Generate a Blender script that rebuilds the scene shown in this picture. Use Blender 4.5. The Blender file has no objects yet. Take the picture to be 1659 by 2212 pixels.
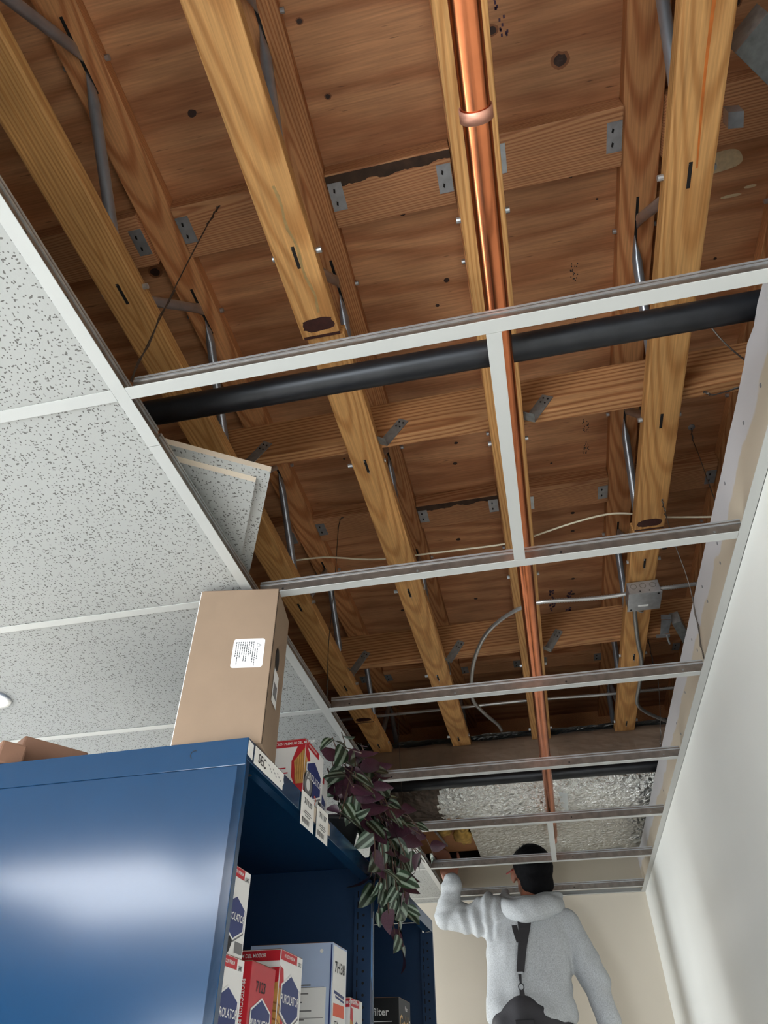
import bpy, bmesh, math, random
from mathutils import Vector, Matrix, noise as mnoise

# ------------------------------------------------------------------ camera, world, lights, exposure
H = 2.44                       # height of the suspended grid above the floor; "h" below is measured from it
T = 0.6096                     # grid module
sc = bpy.context.scene
COL = sc.collection

cam_d = bpy.data.cameras.new('camera')
cam_d.sensor_fit = 'HORIZONTAL'
cam_d.sensor_width = 36.0
cam_d.lens = 36.0 * 1490.93 / 1659.0
cam_d.clip_start = 0.02
cam = bpy.data.objects.new('camera', cam_d)
COL.objects.link(cam)
def cam_axes(yaw, pitch, roll):
    R0 = Matrix(((1, 0, 0), (0, 0, -1), (0, 1, 0)))
    cy, sy = math.cos(yaw), math.sin(yaw)
    Rz = Matrix(((cy, -sy, 0), (sy, cy, 0), (0, 0, 1)))
    cp, sp = math.cos(pitch), math.sin(pitch)
    Rp = Matrix(((1, 0, 0), (0, cp, sp), (0, -sp, cp)))
    cr, sr = math.cos(roll), math.sin(roll)
    Rr = Matrix(((cr, -sr, 0), (sr, cr, 0), (0, 0, 1)))
    return Rr @ Rp @ R0 @ Rz
_R = cam_axes(-0.21123557, 0.71255902, -0.00531877)
_m = Matrix((_R[0], -_R[1], -_R[2])).transposed().to_4x4()
_m.translation = Vector((0.574416, -0.624192, H - 0.888105))
cam.matrix_world = _m
sc.camera = cam

sc.view_settings.view_transform = 'Standard'
sc.view_settings.look = 'None'
sc.view_settings.gamma = 1.0
sc.view_settings.use_curve_mapping = False
sc.view_settings.exposure = 0.15

world = bpy.data.worlds.new('overcast_sky')
sc.world = world
world.use_nodes = True
world.node_tree.nodes['Background'].inputs[0].default_value = (0.80, 0.88, 1.0, 1)
world.node_tree.nodes['Background'].inputs[1].default_value = 1.0

def area(name, loc, rot, sx, sy, power, color):
    d = bpy.data.lights.new(name, 'AREA')
    d.shape = 'RECTANGLE'; d.size = sx; d.size_y = sy; d.energy = power; d.color = color
    o = bpy.data.objects.new(name, d); COL.objects.link(o)
    o.location = loc; o.rotation_euler = rot
    return o
# daylight through the shop window behind the camera and the glazed side door on the left
area('window_daylight', (-1.5, -4.40, 1.1), (math.radians(90), 0, 0), 2.7, 1.7, 240, (0.84, 0.93, 1.0))
area('side_window_daylight', (-4.80, 2.6, 1.3), (math.radians(90), 0, math.radians(-90)), 2.2, 2.0, 185, (0.86, 0.94, 1.0))
sun_d = bpy.data.lights.new('sun', 'SUN'); sun_d.energy = 5.5; sun_d.angle = math.radians(1.0); sun_d.color = (1.0, 0.98, 0.95)
sun = bpy.data.objects.new('sun', sun_d); COL.objects.link(sun)      # falls through the rear window onto the floor behind the camera
sun.rotation_euler = (math.radians(66), 0, math.radians(-16))
cy = sc.cycles
cy.max_bounces = 6; cy.diffuse_bounces = 4; cy.glossy_bounces = 3; cy.transmission_bounces = 2; cy.transparent_max_bounces = 4
cy.caustics_reflective = False; cy.caustics_refractive = False
LAMP = 14.0                    # emission of the fluorescent ceiling lamps (built further down)

# ------------------------------------------------------------------ helpers
random.seed(7)
def lin(c):
    def f(v):
        v /= 255.0
        return v / 12.92 if v <= 0.04045 else ((v + 0.055) / 1.055) ** 2.4
    return (f(c[0]), f(c[1]), f(c[2]), 1.0)

MATS = {}
def new_mat(name):
    m = bpy.data.materials.new(name); m.use_nodes = True
    nt = m.node_tree
    b = nt.nodes['Principled BSDF']
    MATS[name] = m
    return m, nt, b
def plain(name, rgb, rough=0.6, metal=0.0, bump=0.0, bscale=200.0, var=0.0, vscale=8.0, spec=0.5):
    m, nt, b = new_mat(name)
    b.inputs['Base Color'].default_value = lin(rgb)
    b.inputs['Roughness'].default_value = rough
    b.inputs['Metallic'].default_value = metal
    b.inputs['Specular IOR Level'].default_value = spec
    tc = nt.nodes.new('ShaderNodeTexCoord')
    if var > 0:
        n = nt.nodes.new('ShaderNodeTexNoise'); n.inputs['Scale'].default_value = vscale
        n.inputs['Detail'].default_value = 5
        r = nt.nodes.new('ShaderNodeValToRGB')
        c = lin(rgb)
        r.color_ramp.elements[0].position = 0.3; r.color_ramp.elements[1].position = 0.7
        r.color_ramp.elements[0].color = tuple(max(0, v * (1 - var)) for v in c[:3]) + (1,)
        r.color_ramp.elements[1].color = tuple(min(1, v * (1 + var)) for v in c[:3]) + (1,)
        nt.links.new(tc.outputs['Object'], n.inputs['Vector'])
        nt.links.new(n.outputs['Fac'], r.inputs['Fac'])
        nt.links.new(r.outputs['Color'], b.inputs['Base Color'])
    if bump > 0:
        n2 = nt.nodes.new('ShaderNodeTexNoise'); n2.inputs['Scale'].default_value = bscale
        n2.inputs['Detail'].default_value = 4
        bp = nt.nodes.new('ShaderNodeBump'); bp.inputs['Strength'].default_value = bump
        bp.inputs['Distance'].default_value = 0.002
        nt.links.new(tc.outputs['Object'], n2.inputs['Vector'])
        nt.links.new(n2.outputs['Fac'], bp.inputs['Height'])
        nt.links.new(bp.outputs['Normal'], b.inputs['Normal'])
    return m
def N(nt, typ, **kw):
    n = nt.nodes.new(typ)
    for k, v in kw.items():
        if k.startswith('i_'):
            n.inputs[k[2:].replace('_', ' ')].default_value = v
        else:
            setattr(n, k, v)
    return n

def wood(name, light, dark, axis='Y', ring=26.0, rough=0.62, contrast=1.0, warp=5.0, hue=0.10):
    """sawn softwood: wandering growth-ring bands along one axis plus fine fibre"""
    m, nt, b = new_mat(name)
    L = nt.links.new
    tc = N(nt, 'ShaderNodeTexCoord'); oi = N(nt, 'ShaderNodeObjectInfo')
    mul = N(nt, 'ShaderNodeVectorMath', operation='SCALE'); mul.inputs[0].default_value = (3.1, 7.7, 5.3)
    L(oi.outputs['Random'], mul.inputs['Scale'])
    add = N(nt, 'ShaderNodeVectorMath', operation='ADD')
    L(tc.outputs['Object'], add.inputs[0]); L(mul.outputs[0], add.inputs[1])
    mp = N(nt, 'ShaderNodeMapping')
    mp.inputs['Rotation'].default_value = {'X': (0, 0.035, 0.02), 'Y': (0.04, 0, 0.02), 'Z': (0.03, 0.03, 0)}[axis]
    mul2 = N(nt, 'ShaderNodeVectorMath', operation='SCALE'); mul2.inputs[0].default_value = {'X': (3, .05, .06), 'Y': (.05, 3, .06), 'Z': (.05, .05, 3)}[axis]
    L(oi.outputs['Random'], mul2.inputs['Scale'])
    addr = N(nt, 'ShaderNodeVectorMath', operation='ADD')
    L(tc.outputs['Object'], addr.inputs[0]); L(mul2.outputs[0], addr.inputs[1])
    L(addr.outputs[0], mp.inputs['Vector'])
    w = N(nt, 'ShaderNodeTexWave', wave_type='RINGS', rings_direction=axis, wave_profile='SIN')
    w.inputs['Scale'].default_value = ring; w.inputs['Distortion'].default_value = warp
    w.inputs['Detail'].default_value = 1.5; w.inputs['Detail Scale'].default_value = 0.09
    w.inputs['Detail Roughness'].default_value = 0.4
    L(mp.outputs[0], w.inputs['Vector'])
    rp = N(nt, 'ShaderNodeValToRGB')
    e = rp.color_ramp.elements
    e[0].position = 0.35; e[0].color = lin(light)
    e[1].position = 1.0; e[1].color = lin(dark)
    L(w.outputs['Color'], rp.inputs['Fac'])
    mp2 = N(nt, 'ShaderNodeMapping')
    s2 = {'X': (6, 260, 260), 'Y': (260, 6, 260), 'Z': (260, 260, 6)}[axis]
    mp2.inputs['Scale'].default_value = s2
    L(add.outputs[0], mp2.inputs['Vector'])
    n = N(nt, 'ShaderNodeTexNoise'); n.inputs['Scale'].default_value = 1.0; n.inputs['Detail'].default_value = 4
    L(mp2.outputs[0], n.inputs['Vector'])
    n3 = N(nt, 'ShaderNodeTexNoise'); n3.inputs['Scale'].default_value = 4.0; n3.inputs['Detail'].default_value = 3
    L(add.outputs[0], n3.inputs['Vector'])
    rg = N(nt, 'ShaderNodeMapRange'); rg.inputs['From Min'].default_value = 0.3; rg.inputs['From Max'].default_value = 0.7
    rg.inputs['To Min'].default_value = 0.80; rg.inputs['To Max'].default_value = 1.14
    L(n.outputs['Fac'], rg.inputs['Value'])
    rg3 = N(nt, 'ShaderNodeMapRange'); rg3.inputs['From Min'].default_value = 0.3; rg3.inputs['From Max'].default_value = 0.7
    rg3.inputs['To Min'].default_value = 0.84; rg3.inputs['To Max'].default_value = 1.14
    L(n3.outputs['Fac'], rg3.inputs['Value'])
    rv = N(nt, 'ShaderNodeMapRange'); rv.inputs['To Min'].default_value = 1 - hue; rv.inputs['To Max'].default_value = 1 + hue
    L(oi.outputs['Random'], rv.inputs['Value'])
    m1 = N(nt, 'ShaderNodeMath', operation='MULTIPLY'); L(rg.outputs[0], m1.inputs[0]); L(rg3.outputs[0], m1.inputs[1])
    m2 = N(nt, 'ShaderNodeMath', operation='MULTIPLY'); L(m1.outputs[0], m2.inputs[0]); L(rv.outputs[0], m2.inputs[1])
    mixc = N(nt, 'ShaderNodeVectorMath', operation='SCALE')
    L(rp.outputs['Color'], mixc.inputs[0]); L(m2.outputs[0], mixc.inputs['Scale'])
    L(mixc.outputs[0], b.inputs['Base Color'])
    bp = N(nt, 'ShaderNodeBump'); bp.inputs['Strength'].default_value = 0.25; bp.inputs['Distance'].default_value = 0.001
    L(n.outputs['Fac'], bp.inputs['Height']); L(bp.outputs['Normal'], b.inputs['Normal'])
    b.inputs['Roughness'].default_value = rough
    b.inputs['Specular IOR Level'].default_value = 0.3
    return m

def plywood(name, light, dark):
    """rotary-cut sheathing, figure running across the joists"""
    m, nt, b = new_mat(name)
    L = nt.links.new
    tc = N(nt, 'ShaderNodeTexCoord'); oi = N(nt, 'ShaderNodeObjectInfo')
    mul = N(nt, 'ShaderNodeVectorMath', operation='SCALE'); mul.inputs[0].default_value = (9.1, 4.7, 2.3)
    L(oi.outputs['Random'], mul.inputs['Scale'])
    add = N(nt, 'ShaderNodeVectorMath', operation='ADD')
    L(tc.outputs['Object'], add.inputs[0]); L(mul.outputs[0], add.inputs[1])
    mp = N(nt, 'ShaderNodeMapping'); mp.inputs['Scale'].default_value = (0.22, 1.0, 1.0); mp.inputs['Rotation'].default_value = (0, 0, -0.07)
    L(add.outputs[0], mp.inputs['Vector'])
    w = N(nt, 'ShaderNodeTexWave', wave_type='BANDS', bands_direction='Y', wave_profile='SIN')
    w.inputs['Scale'].default_value = 3.2; w.inputs['Distortion'].default_value = 16.0
    w.inputs['Detail'].default_value = 3.5; w.inputs['Detail Scale'].default_value = 1.3; w.inputs['Detail Roughness'].default_value = 0.55
    L(mp.outputs[0], w.inputs['Vector'])
    rp = N(nt, 'ShaderNodeValToRGB'); e = rp.color_ramp.elements
    e[0].position = 0.0; e[0].color = lin(light); e[1].position = 1.0; e[1].color = lin(dark)
    k = e.new(0.6); k.color = lin(tuple(light[i] * 0.55 + dark[i] * 0.45 for i in range(3)))
    L(w.outputs['Color'], rp.inputs['Fac'])
    mp2 = N(nt, 'ShaderNodeMapping'); mp2.inputs['Scale'].default_value = (9, 230, 60)
    L(add.outputs[0], mp2.inputs['Vector'])
    n = N(nt, 'ShaderNodeTexNoise'); n.inputs['Scale'].default_value = 1.0; n.inputs['Detail'].default_value = 4
    L(mp2.outputs[0], n.inputs['Vector'])
    n3 = N(nt, 'ShaderNodeTexNoise'); n3.inputs['Scale'].default_value = 2.6; n3.inputs['Detail'].default_value = 4
    L(add.outputs[0], n3.inputs['Vector'])
    rg = N(nt, 'ShaderNodeMapRange'); rg.inputs['From Min'].default_value = 0.3; rg.inputs['From Max'].default_value = 0.7
    rg.inputs['To Min'].default_value = 0.78; rg.inputs['To Max'].default_value = 1.12
    L(n.outputs['Fac'], rg.inputs['Value'])
    rg3 = N(nt, 'ShaderNodeMapRange'); rg3.inputs['From Min'].default_value = 0.3; rg3.inputs['From Max'].default_value = 0.7
    rg3.inputs['To Min'].default_value = 0.72; rg3.inputs['To Max'].default_value = 1.22
    L(n3.outputs['Fac'], rg3.inputs['Value'])
    m1 = N(nt, 'ShaderNodeMath', operation='MULTIPLY'); L(rg.outputs[0], m1.inputs[0]); L(rg3.outputs[0], m1.inputs[1])
    mixc = N(nt, 'ShaderNodeVectorMath', operation='SCALE')
    L(rp.outputs['Color'], mixc.inputs[0]); L(m1.outputs[0], mixc.inputs['Scale'])
    # fine dark checks
    mp4 = N(nt, 'ShaderNodeMapping'); mp4.inputs['Scale'].default_value = (14, 120, 40)
    L(add.outputs[0], mp4.inputs['Vector'])
    n4 = N(nt, 'ShaderNodeTexNoise'); n4.inputs['Scale'].default_value = 1.0; n4.inputs['Detail'].default_value = 2
    L(mp4.outputs[0], n4.inputs['Vector'])
    r4 = N(nt, 'ShaderNodeMapRange'); r4.inputs['From Min'].default_value = 0.70; r4.inputs['From Max'].default_value = 0.76
    r4.inputs['To Min'].default_value = 1.0; r4.inputs['To Max'].default_value = 0.45
    L(n4.outputs['Fac'], r4.inputs['Value'])
    mix2 = N(nt, 'ShaderNodeVectorMath', operation='SCALE')
    L(mixc.outputs[0], mix2.inputs[0]); L(r4.outputs[0], mix2.inputs['Scale'])
    L(mix2.outputs[0], b.inputs['Base Color'])
    bp = N(nt, 'ShaderNodeBump'); bp.inputs['Strength'].default_value = 0.3; bp.inputs['Distance'].default_value = 0.001
    L(n.outputs['Fac'], bp.inputs['Height']); L(bp.outputs['Normal'], b.inputs['Normal'])
    b.inputs['Roughness'].default_value = 0.62
    b.inputs['Specular IOR Level'].default_value = 0.35
    return m

def fissured(name, rgb):
    """mineral-fibre acoustic tile: pinholes and short worm-like fissures"""
    m, nt, b = new_mat(name)
    L = nt.links.new
    tc = N(nt, 'ShaderNodeTexCoord'); geo = N(nt, 'ShaderNodeNewGeometry')
    oi = N(nt, 'ShaderNodeObjectInfo')
    mul = N(nt, 'ShaderNodeVectorMath', operation='SCALE'); mul.inputs[0].default_value = (5.1, 3.7, 0)
    L(oi.outputs['Random'], mul.inputs['Scale'])
    add = N(nt, 'ShaderNodeVectorMath', operation='ADD')
    L(tc.outputs['Object'], add.inputs[0]); L(mul.outputs[0], add.inputs[1])
    nz = N(nt, 'ShaderNodeTexNoise'); nz.inputs['Scale'].default_value = 60; nz.inputs['Detail'].default_value = 2
    L(add.outputs[0], nz.inputs['Vector'])
    off = N(nt, 'ShaderNodeVectorMath', operation='SUBTRACT'); off.inputs[1].default_value = (0.5, 0.5, 0.5)
    L(nz.outputs['Color'], off.inputs[0])
    sc2 = N(nt, 'ShaderNodeVectorMath', operation='SCALE'); sc2.inputs['Scale'].default_value = 0.010
    L(off.outputs[0], sc2.inputs[0])
    wv = N(nt, 'ShaderNodeVectorMath', operation='ADD'); L(add.outputs[0], wv.inputs[0]); L(sc2.outputs[0], wv.inputs[1])
    def layer(scale, thr, keep, rot=0.0, src=None):
        mp = N(nt, 'ShaderNodeMapping'); mp.inputs['Scale'].default_value = scale; mp.inputs['Rotation'].default_value = (0, 0, rot)
        L((src or wv).outputs[0], mp.inputs['Vector'])
        v = N(nt, 'ShaderNodeTexVoronoi', voronoi_dimensions='2D'); v.inputs['Scale'].default_value = 1.0
        L(mp.outputs[0], v.inputs['Vector'])
        lt = N(nt, 'ShaderNodeMath', operation='LESS_THAN'); lt.inputs[1].default_value = thr
        L(v.outputs['Distance'], lt.inputs[0])
        sp = N(nt, 'ShaderNodeSeparateColor'); L(v.outputs['Color'], sp.inputs['Color'])
        k = N(nt, 'ShaderNodeMath', operation='LESS_THAN'); k.inputs[1].default_value = keep
        L(sp.outputs[0], k.inputs[0])
        o = N(nt, 'ShaderNodeMath', operation='MULTIPLY'); L(lt.outputs[0], o.inputs[0]); L(k.outputs[0], o.inputs[1])
        return o
    a1 = layer((135, 135, 1), 0.17, 0.55, src=add)
    a2 = layer((52, 125, 1), 0.17, 0.26)
    a3 = layer((125, 56, 1), 0.16, 0.24, rot=0.5)
    mx = N(nt, 'ShaderNodeMath', operation='MAXIMUM'); L(a1.outputs[0], mx.inputs[0]); L(a2.outputs[0], mx.inputs[1])
    mx2 = N(nt, 'ShaderNodeMath', operation='MAXIMUM'); L(mx.outputs[0], mx2.inputs[0]); L(a3.outputs[0], mx2.inputs[1])
    mix = N(nt, 'ShaderNodeMix', data_type='RGBA')
    mix.inputs[6].default_value = lin(rgb); mix.inputs[7].default_value = lin((100, 98, 94))
    L(mx2.outputs[0], mix.inputs[0])
    L(mix.outputs[2], b.inputs['Base Color'])
    inv = N(nt, 'ShaderNodeMath', operation='SUBTRACT'); inv.inputs[0].default_value = 1.0; L(mx2.outputs[0], inv.inputs[1])
    n2 = N(nt, 'ShaderNodeTexNoise'); n2.inputs['Scale'].default_value = 350
    L(tc.outputs['Object'], n2.inputs['Vector'])
    sm = N(nt, 'ShaderNodeMath', operation='MULTIPLY_ADD'); sm.inputs[1].default_value = 0.25
    L(n2.outputs['Fac'], sm.inputs[0]); L(inv.outputs[0], sm.inputs[2])
    bp = N(nt, 'ShaderNodeBump'); bp.inputs['Strength'].default_value = 0.5; bp.inputs['Distance'].default_value = 0.0015
    L(sm.outputs[0], bp.inputs['Height']); L(bp.outputs['Normal'], b.inputs['Normal'])
    b.inputs['Roughness'].default_value = 0.9
    b.inputs['Specular IOR Level'].default_value = 0.2
    return m

def painted_wall(name, paint, mud, zmud, shadep):
    """painted drywall; bare joint compound above the height zmud (world z); paint above the grid tinted for shade"""
    m, nt, b = new_mat(name)
    L = nt.links.new
    geo = N(nt, 'ShaderNodeNewGeometry')
    sx = N(nt, 'ShaderNodeSeparateXYZ'); L(geo.outputs['Position'], sx.inputs[0])
    n = N(nt, 'ShaderNodeTexNoise'); n.inputs['Scale'].default_value = 9; n.inputs['Detail'].default_value = 5
    L(geo.outputs['Position'], n.inputs['Vector'])
    ma = N(nt, 'ShaderNodeMath', operation='MULTIPLY_ADD'); ma.inputs[1].default_value = 0.06
    L(n.outputs['Fac'], ma.inputs[0]); L(sx.outputs['Z'], ma.inputs[2])
    st = N(nt, 'ShaderNodeMapRange'); st.inputs['From Min'].default_value = zmud + 0.028; st.inputs['From Max'].default_value = zmud + 0.034
    L(ma.outputs[0], st.inputs['Value'])
    n2 = N(nt, 'ShaderNodeTexNoise'); n2.inputs['Scale'].default_value = 2.2; n2.inputs['Detail'].default_value = 6
    L(geo.outputs['Position'], n2.inputs['Vector'])
    rp = N(nt, 'ShaderNodeValToRGB'); e = rp.color_ramp.elements
    e[0].position = 0.3; e[1].position = 0.7
    e[0].color = tuple(v * 0.95 for v in lin(paint)[:3]) + (1,); e[1].color = lin(paint)
    L(n2.outputs['Fac'], rp.inputs['Fac'])
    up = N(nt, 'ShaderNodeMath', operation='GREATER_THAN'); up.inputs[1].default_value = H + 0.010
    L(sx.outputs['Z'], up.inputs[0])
    old = N(nt, 'ShaderNodeMix', data_type='RGBA'); old.inputs[7].default_value = lin(shadep)  # same wall paint above the grid, with its shade put into the colour
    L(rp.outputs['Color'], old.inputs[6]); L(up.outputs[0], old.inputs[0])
    mix = N(nt, 'ShaderNodeMix', data_type='RGBA'); mix.inputs[7].default_value = lin(mud)
    L(old.outputs[2], mix.inputs[6]); L(st.outputs[0], mix.inputs[0])
    L(mix.outputs[2], b.inputs['Base Color'])
    n3 = N(nt, 'ShaderNodeTexNoise'); n3.inputs['Scale'].default_value = 160; n3.inputs['Detail'].default_value = 3
    L(geo.outputs['Position'], n3.inputs['Vector'])
    bp = N(nt, 'ShaderNodeBump'); bp.inputs['Strength'].default_value = 0.08; bp.inputs['Distance'].default_value = 0.002
    L(n3.outputs['Fac'], bp.inputs['Height']); L(bp.outputs['Normal'], b.inputs['Normal'])
    b.inputs['Roughness'].default_value = 0.55
    b.inputs['Specular IOR Level'].default_value = 0.35
    return m

def foil(name, rgb, rough, strength):
    m, nt, b = new_mat(name)
    L = nt.links.new
    tc = N(nt, 'ShaderNodeTexCoord')
    n = N(nt, 'ShaderNodeTexNoise'); n.inputs['Scale'].default_value = 26; n.inputs['Detail'].default_value = 6; n.inputs['Roughness'].default_value = 0.6
    L(tc.outputs['Object'], n.inputs['Vector'])
    v = N(nt, 'ShaderNodeTexVoronoi', feature='DISTANCE_TO_EDGE'); v.inputs['Scale'].default_value = 30
    ad = N(nt, 'ShaderNodeVectorMath', operation='MULTIPLY_ADD'); ad.inputs[1].default_value = (0.05, 0.05, 0.05)
    L(n.outputs['Color'], ad.inputs[0]); L(tc.outputs['Object'], ad.inputs[2]); L(ad.outputs[0], v.inputs['Vector'])
    ma = N(nt, 'ShaderNodeMath', operation='ADD'); L(n.outputs['Fac'], ma.inputs[0]); L(v.outputs['Distance'], ma.inputs[1])
    bp = N(nt, 'ShaderNodeBump'); bp.inputs['Strength'].default_value = strength; bp.inputs['Distance'].default_value = 0.02
    L(ma.outputs[0], bp.inputs['Height']); L(bp.outputs['Normal'], b.inputs['Normal'])
    b.inputs['Base Color'].default_value = lin(rgb)
    b.inputs['Metallic'].default_value = 0.9
    b.inputs['Roughness'].default_value = rough
    return m

def leaf_mat(name, margin, stripe, mid):
    m, nt, b = new_mat(name)
    L = nt.links.new
    tc = N(nt, 'ShaderNodeTexCoord'); s = N(nt, 'ShaderNodeSeparateXYZ'); L(tc.outputs['Generated'], s.inputs[0])
    a = N(nt, 'ShaderNodeMath', operation='SUBTRACT'); a.inputs[1].default_value = 0.5; L(s.outputs['X'], a.inputs[0])
    ab = N(nt, 'ShaderNodeMath', operation='ABSOLUTE'); L(a.outputs[0], ab.inputs[0])
    rp = N(nt, 'ShaderNodeValToRGB'); e = rp.color_ramp.elements
    e[0].position = 0.0; e[0].color = lin(mid)
    e[1].position = 0.46; e[1].color = lin(margin)
    for p, c in ((0.11, mid), (0.16, stripe), (0.27, stripe), (0.33, margin)):
        k = e.new(p); k.color = lin(c)
    L(ab.outputs[0], rp.inputs['Fac'])
    oi = N(nt, 'ShaderNodeObjectInfo')
    rg = N(nt, 'ShaderNodeMapRange'); rg.inputs['To Min'].default_value = 0.6; rg.inputs['To Max'].default_value = 1.35
    L(oi.outputs['Random'], rg.inputs['Value'])
    vs = N(nt, 'ShaderNodeVectorMath', operation='SCALE'); L(rp.outputs['Color'], vs.inputs[0]); L(rg.outputs[0], vs.inputs['Scale'])
    L(vs.outputs[0], b.inputs['Base Color'])
    b.inputs['Roughness'].default_value = 0.35
    return m

def knit(name, rgb):
    m, nt, b = new_mat(name)
    L = nt.links.new
    tc = N(nt, 'ShaderNodeTexCoord')
    n = N(nt, 'ShaderNodeTexNoise'); n.inputs['Scale'].default_value = 240; n.inputs['Detail'].default_value = 3
    L(tc.outputs['Object'], n.inputs['Vector'])
    rp = N(nt, 'ShaderNodeValToRGB'); e = rp.color_ramp.elements
    c = lin(rgb)
    e[0].position = 0.32; e[0].color = tuple(v * 0.78 for v in c[:3]) + (1,)
    e[1].position = 0.66; e[1].color = tuple(min(1, v * 1.12) for v in c[:3]) + (1,)
    L(n.outputs['Fac'], rp.inputs['Fac']); L(rp.outputs['Color'], b.inputs['Base Color'])
    bp = N(nt, 'ShaderNodeBump'); bp.inputs['Strength'].default_value = 0.35; bp.inputs['Distance'].default_value = 0.002
    L(n.outputs['Fac'], bp.inputs['Height']); L(bp.outputs['Normal'], b.inputs['Normal'])
    b.inputs['Roughness'].default_value = 0.95
    b.inputs['Specular IOR Level'].default_value = 0.1
    return m

M_CHORD = wood('fir_chord', (204, 152, 94), (180, 126, 72), 'Y', 42, warp=5.0)
M_TOPCH = wood('fir_top_chord', (200, 140, 92), (170, 106, 64), 'Y', 55, warp=3.5)
M_BLOCK = wood('fir_blocking', (196, 142, 100), (166, 108, 72), 'X', 55, warp=3.0)
M_BRACE = wood('fir_brace', (190, 138, 92), (150, 96, 58), 'X', 26, warp=6.0)
M_PLY = plywood('roof_plywood', (198, 142, 100), (170, 112, 74))
M_KNOT = plain('knot_wood', (52, 30, 20), 0.6, bump=0.2)
M_KNOT2 = plain('knot_ring_wood', (128, 80, 48), 0.65, var=0.15, vscale=60)
M_HOLE = plain('dark_slot', (22, 15, 12), 0.8)
M_GLUE = plain('glue_stain', (58, 26, 20), 0.5, var=0.3, vscale=90)
M_RESIN = plain('resin_streak', (196, 108, 44), 0.5, var=0.2, vscale=30)
M_MOLD = plain('mold_stain', (62, 42, 28), 0.8, var=0.4, vscale=30)
M_INK = plain('ink_stamp', (74, 48, 66), 0.7)
M_PATCH = plain('wood_putty', (214, 190, 150), 0.8, bump=0.6, bscale=150, var=0.12, vscale=80)
M_STEEL = plain('web_steel', (166, 168, 173), 0.30, 0.65, var=0.15, vscale=20)
M_GALV = plain('galvanised_steel', (190, 193, 196), 0.34, 0.72, var=0.14, vscale=45)
M_WEB = plain('grid_web_steel', (138, 129, 121), 0.34, 0.8, var=0.2, vscale=40)
M_GALVD = plain('dull_galvanised', (142, 143, 140), 0.45, 0.6, var=0.2, vscale=60)
M_GRIDW = plain('grid_white_paint', (180, 180, 176), 0.4, bump=0.03, bscale=400)
M_TILE = fissured('acoustic_tile', (164, 164, 160))
M_TILEEDGE = plain('tile_edge', (206, 190, 170), 0.9, bump=0.3, bscale=300)
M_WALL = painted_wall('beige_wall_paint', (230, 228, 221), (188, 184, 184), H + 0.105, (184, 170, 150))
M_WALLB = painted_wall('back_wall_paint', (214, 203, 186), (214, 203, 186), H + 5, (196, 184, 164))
M_WALLO = plain('cream_wall_paint', (218, 212, 200), 0.6, bump=0.05)
M_FLOOR = plain('vinyl_floor', (228, 226, 222), 0.35, var=0.06, vscale=6)
M_COPPER = plain('copper', (214, 128, 84), 0.24, 1.0, var=0.10, vscale=18)
M_COPPER2 = plain('dull_copper', (206, 150, 128), 0.5, 0.75, var=0.1, vscale=40)
M_BLACK = plain('black_iron', (32, 33, 36), 0.38, 0.35, var=0.35, vscale=22)
M_FOIL = foil('foil_facing', (236, 236, 232), 0.15, 1.0)
M_FOIL2 = foil('foil_facing_smooth', (236, 235, 230), 0.16, 1.0)
M_KRAFT = plain('kraft_paper', (136, 112, 92), 0.6, bump=0.5, bscale=24, var=0.2, vscale=7)
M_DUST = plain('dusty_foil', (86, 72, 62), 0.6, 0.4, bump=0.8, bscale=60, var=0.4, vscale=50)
M_TAPE = plain('pale_duct_tape', (206, 208, 206), 0.5)
M_INSUL = plain('glass_wool', (176, 140, 72), 0.95, bump=1.0, bscale=50, var=0.35, vscale=28)
M_BLUE = plain('blue_enamel', (14, 54, 88), 0.15, var=0.05, vscale=5, spec=0.6)
M_BLUE_SHADE = plain('blue_enamel_shaded', (32, 58, 92), 0.45, var=0.05, vscale=5)  # same enamel inside the units, interior shade mixed into its colour
M_BTAPE = plain('light_blue_tape', (84, 148, 214), 0.5)
M_CARD = plain('cardboard', (142, 119, 98), 0.8, bump=0.08, bscale=80, var=0.05, vscale=14)
M_CARDD = plain('brown_cardboard', (132, 96, 76), 0.8, bump=0.08, var=0.06)
M_WHITE = plain('white_print', (236, 234, 232), 0.5)
M_PAPER = plain('tag_paper', (246, 243, 238), 0.7)
M_RED = plain('red_print', (190, 30, 44), 0.45)
M_RED2 = plain('red_box_face', (186, 58, 66), 0.45, var=0.06)
M_NAVY = plain('navy_print', (38, 52, 110), 0.45)
M_INKB = plain('black_print', (34, 34, 38), 0.6)
M_GREYP = plain('grey_print', (120, 118, 120), 0.6)
M_PLEAT = plain('pleat_print', (198, 148, 78), 0.6, var=0.25, vscale=60)
M_PLEAT2 = plain('pleat_shadow_print', (140, 96, 46), 0.6)
M_LBLUE = plain('pale_blue_print', (176, 192, 222), 0.5, var=0.05)
M_ORANGE = plain('orange_print', (226, 96, 66), 0.5)
M_GOLD = plain('gold_print', (222, 180, 116), 0.45)
M_BOXBLK = plain('black_box_print', (30, 30, 32), 0.45)
M_LEAF = leaf_mat('leaf_face', (36, 60, 40), (138, 154, 138), (40, 56, 40))
M_LEAFB = plain('leaf_purple', (74, 42, 58), 0.4, var=0.3, vscale=20)
M_STEM = plain('vine_stem', (96, 72, 60), 0.6)
M_POT = plain('pot_plastic', (40, 40, 42), 0.5)
M_SOIL = plain('potting_soil', (48, 36, 28), 0.95, bump=0.8, bscale=90)
M_HOOD = knit('grey_fleece', (190, 192, 194))
M_SKIN = plain('skin', (142, 88, 66), 0.5, var=0.08, vscale=20)
M_HAIR = plain('black_hair', (12, 11, 13), 0.8, bump=0.6, bscale=160, spec=0.12)
M_STRAP = plain('black_webbing', (40, 37, 40), 0.7, bump=0.3, bscale=300)
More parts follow.
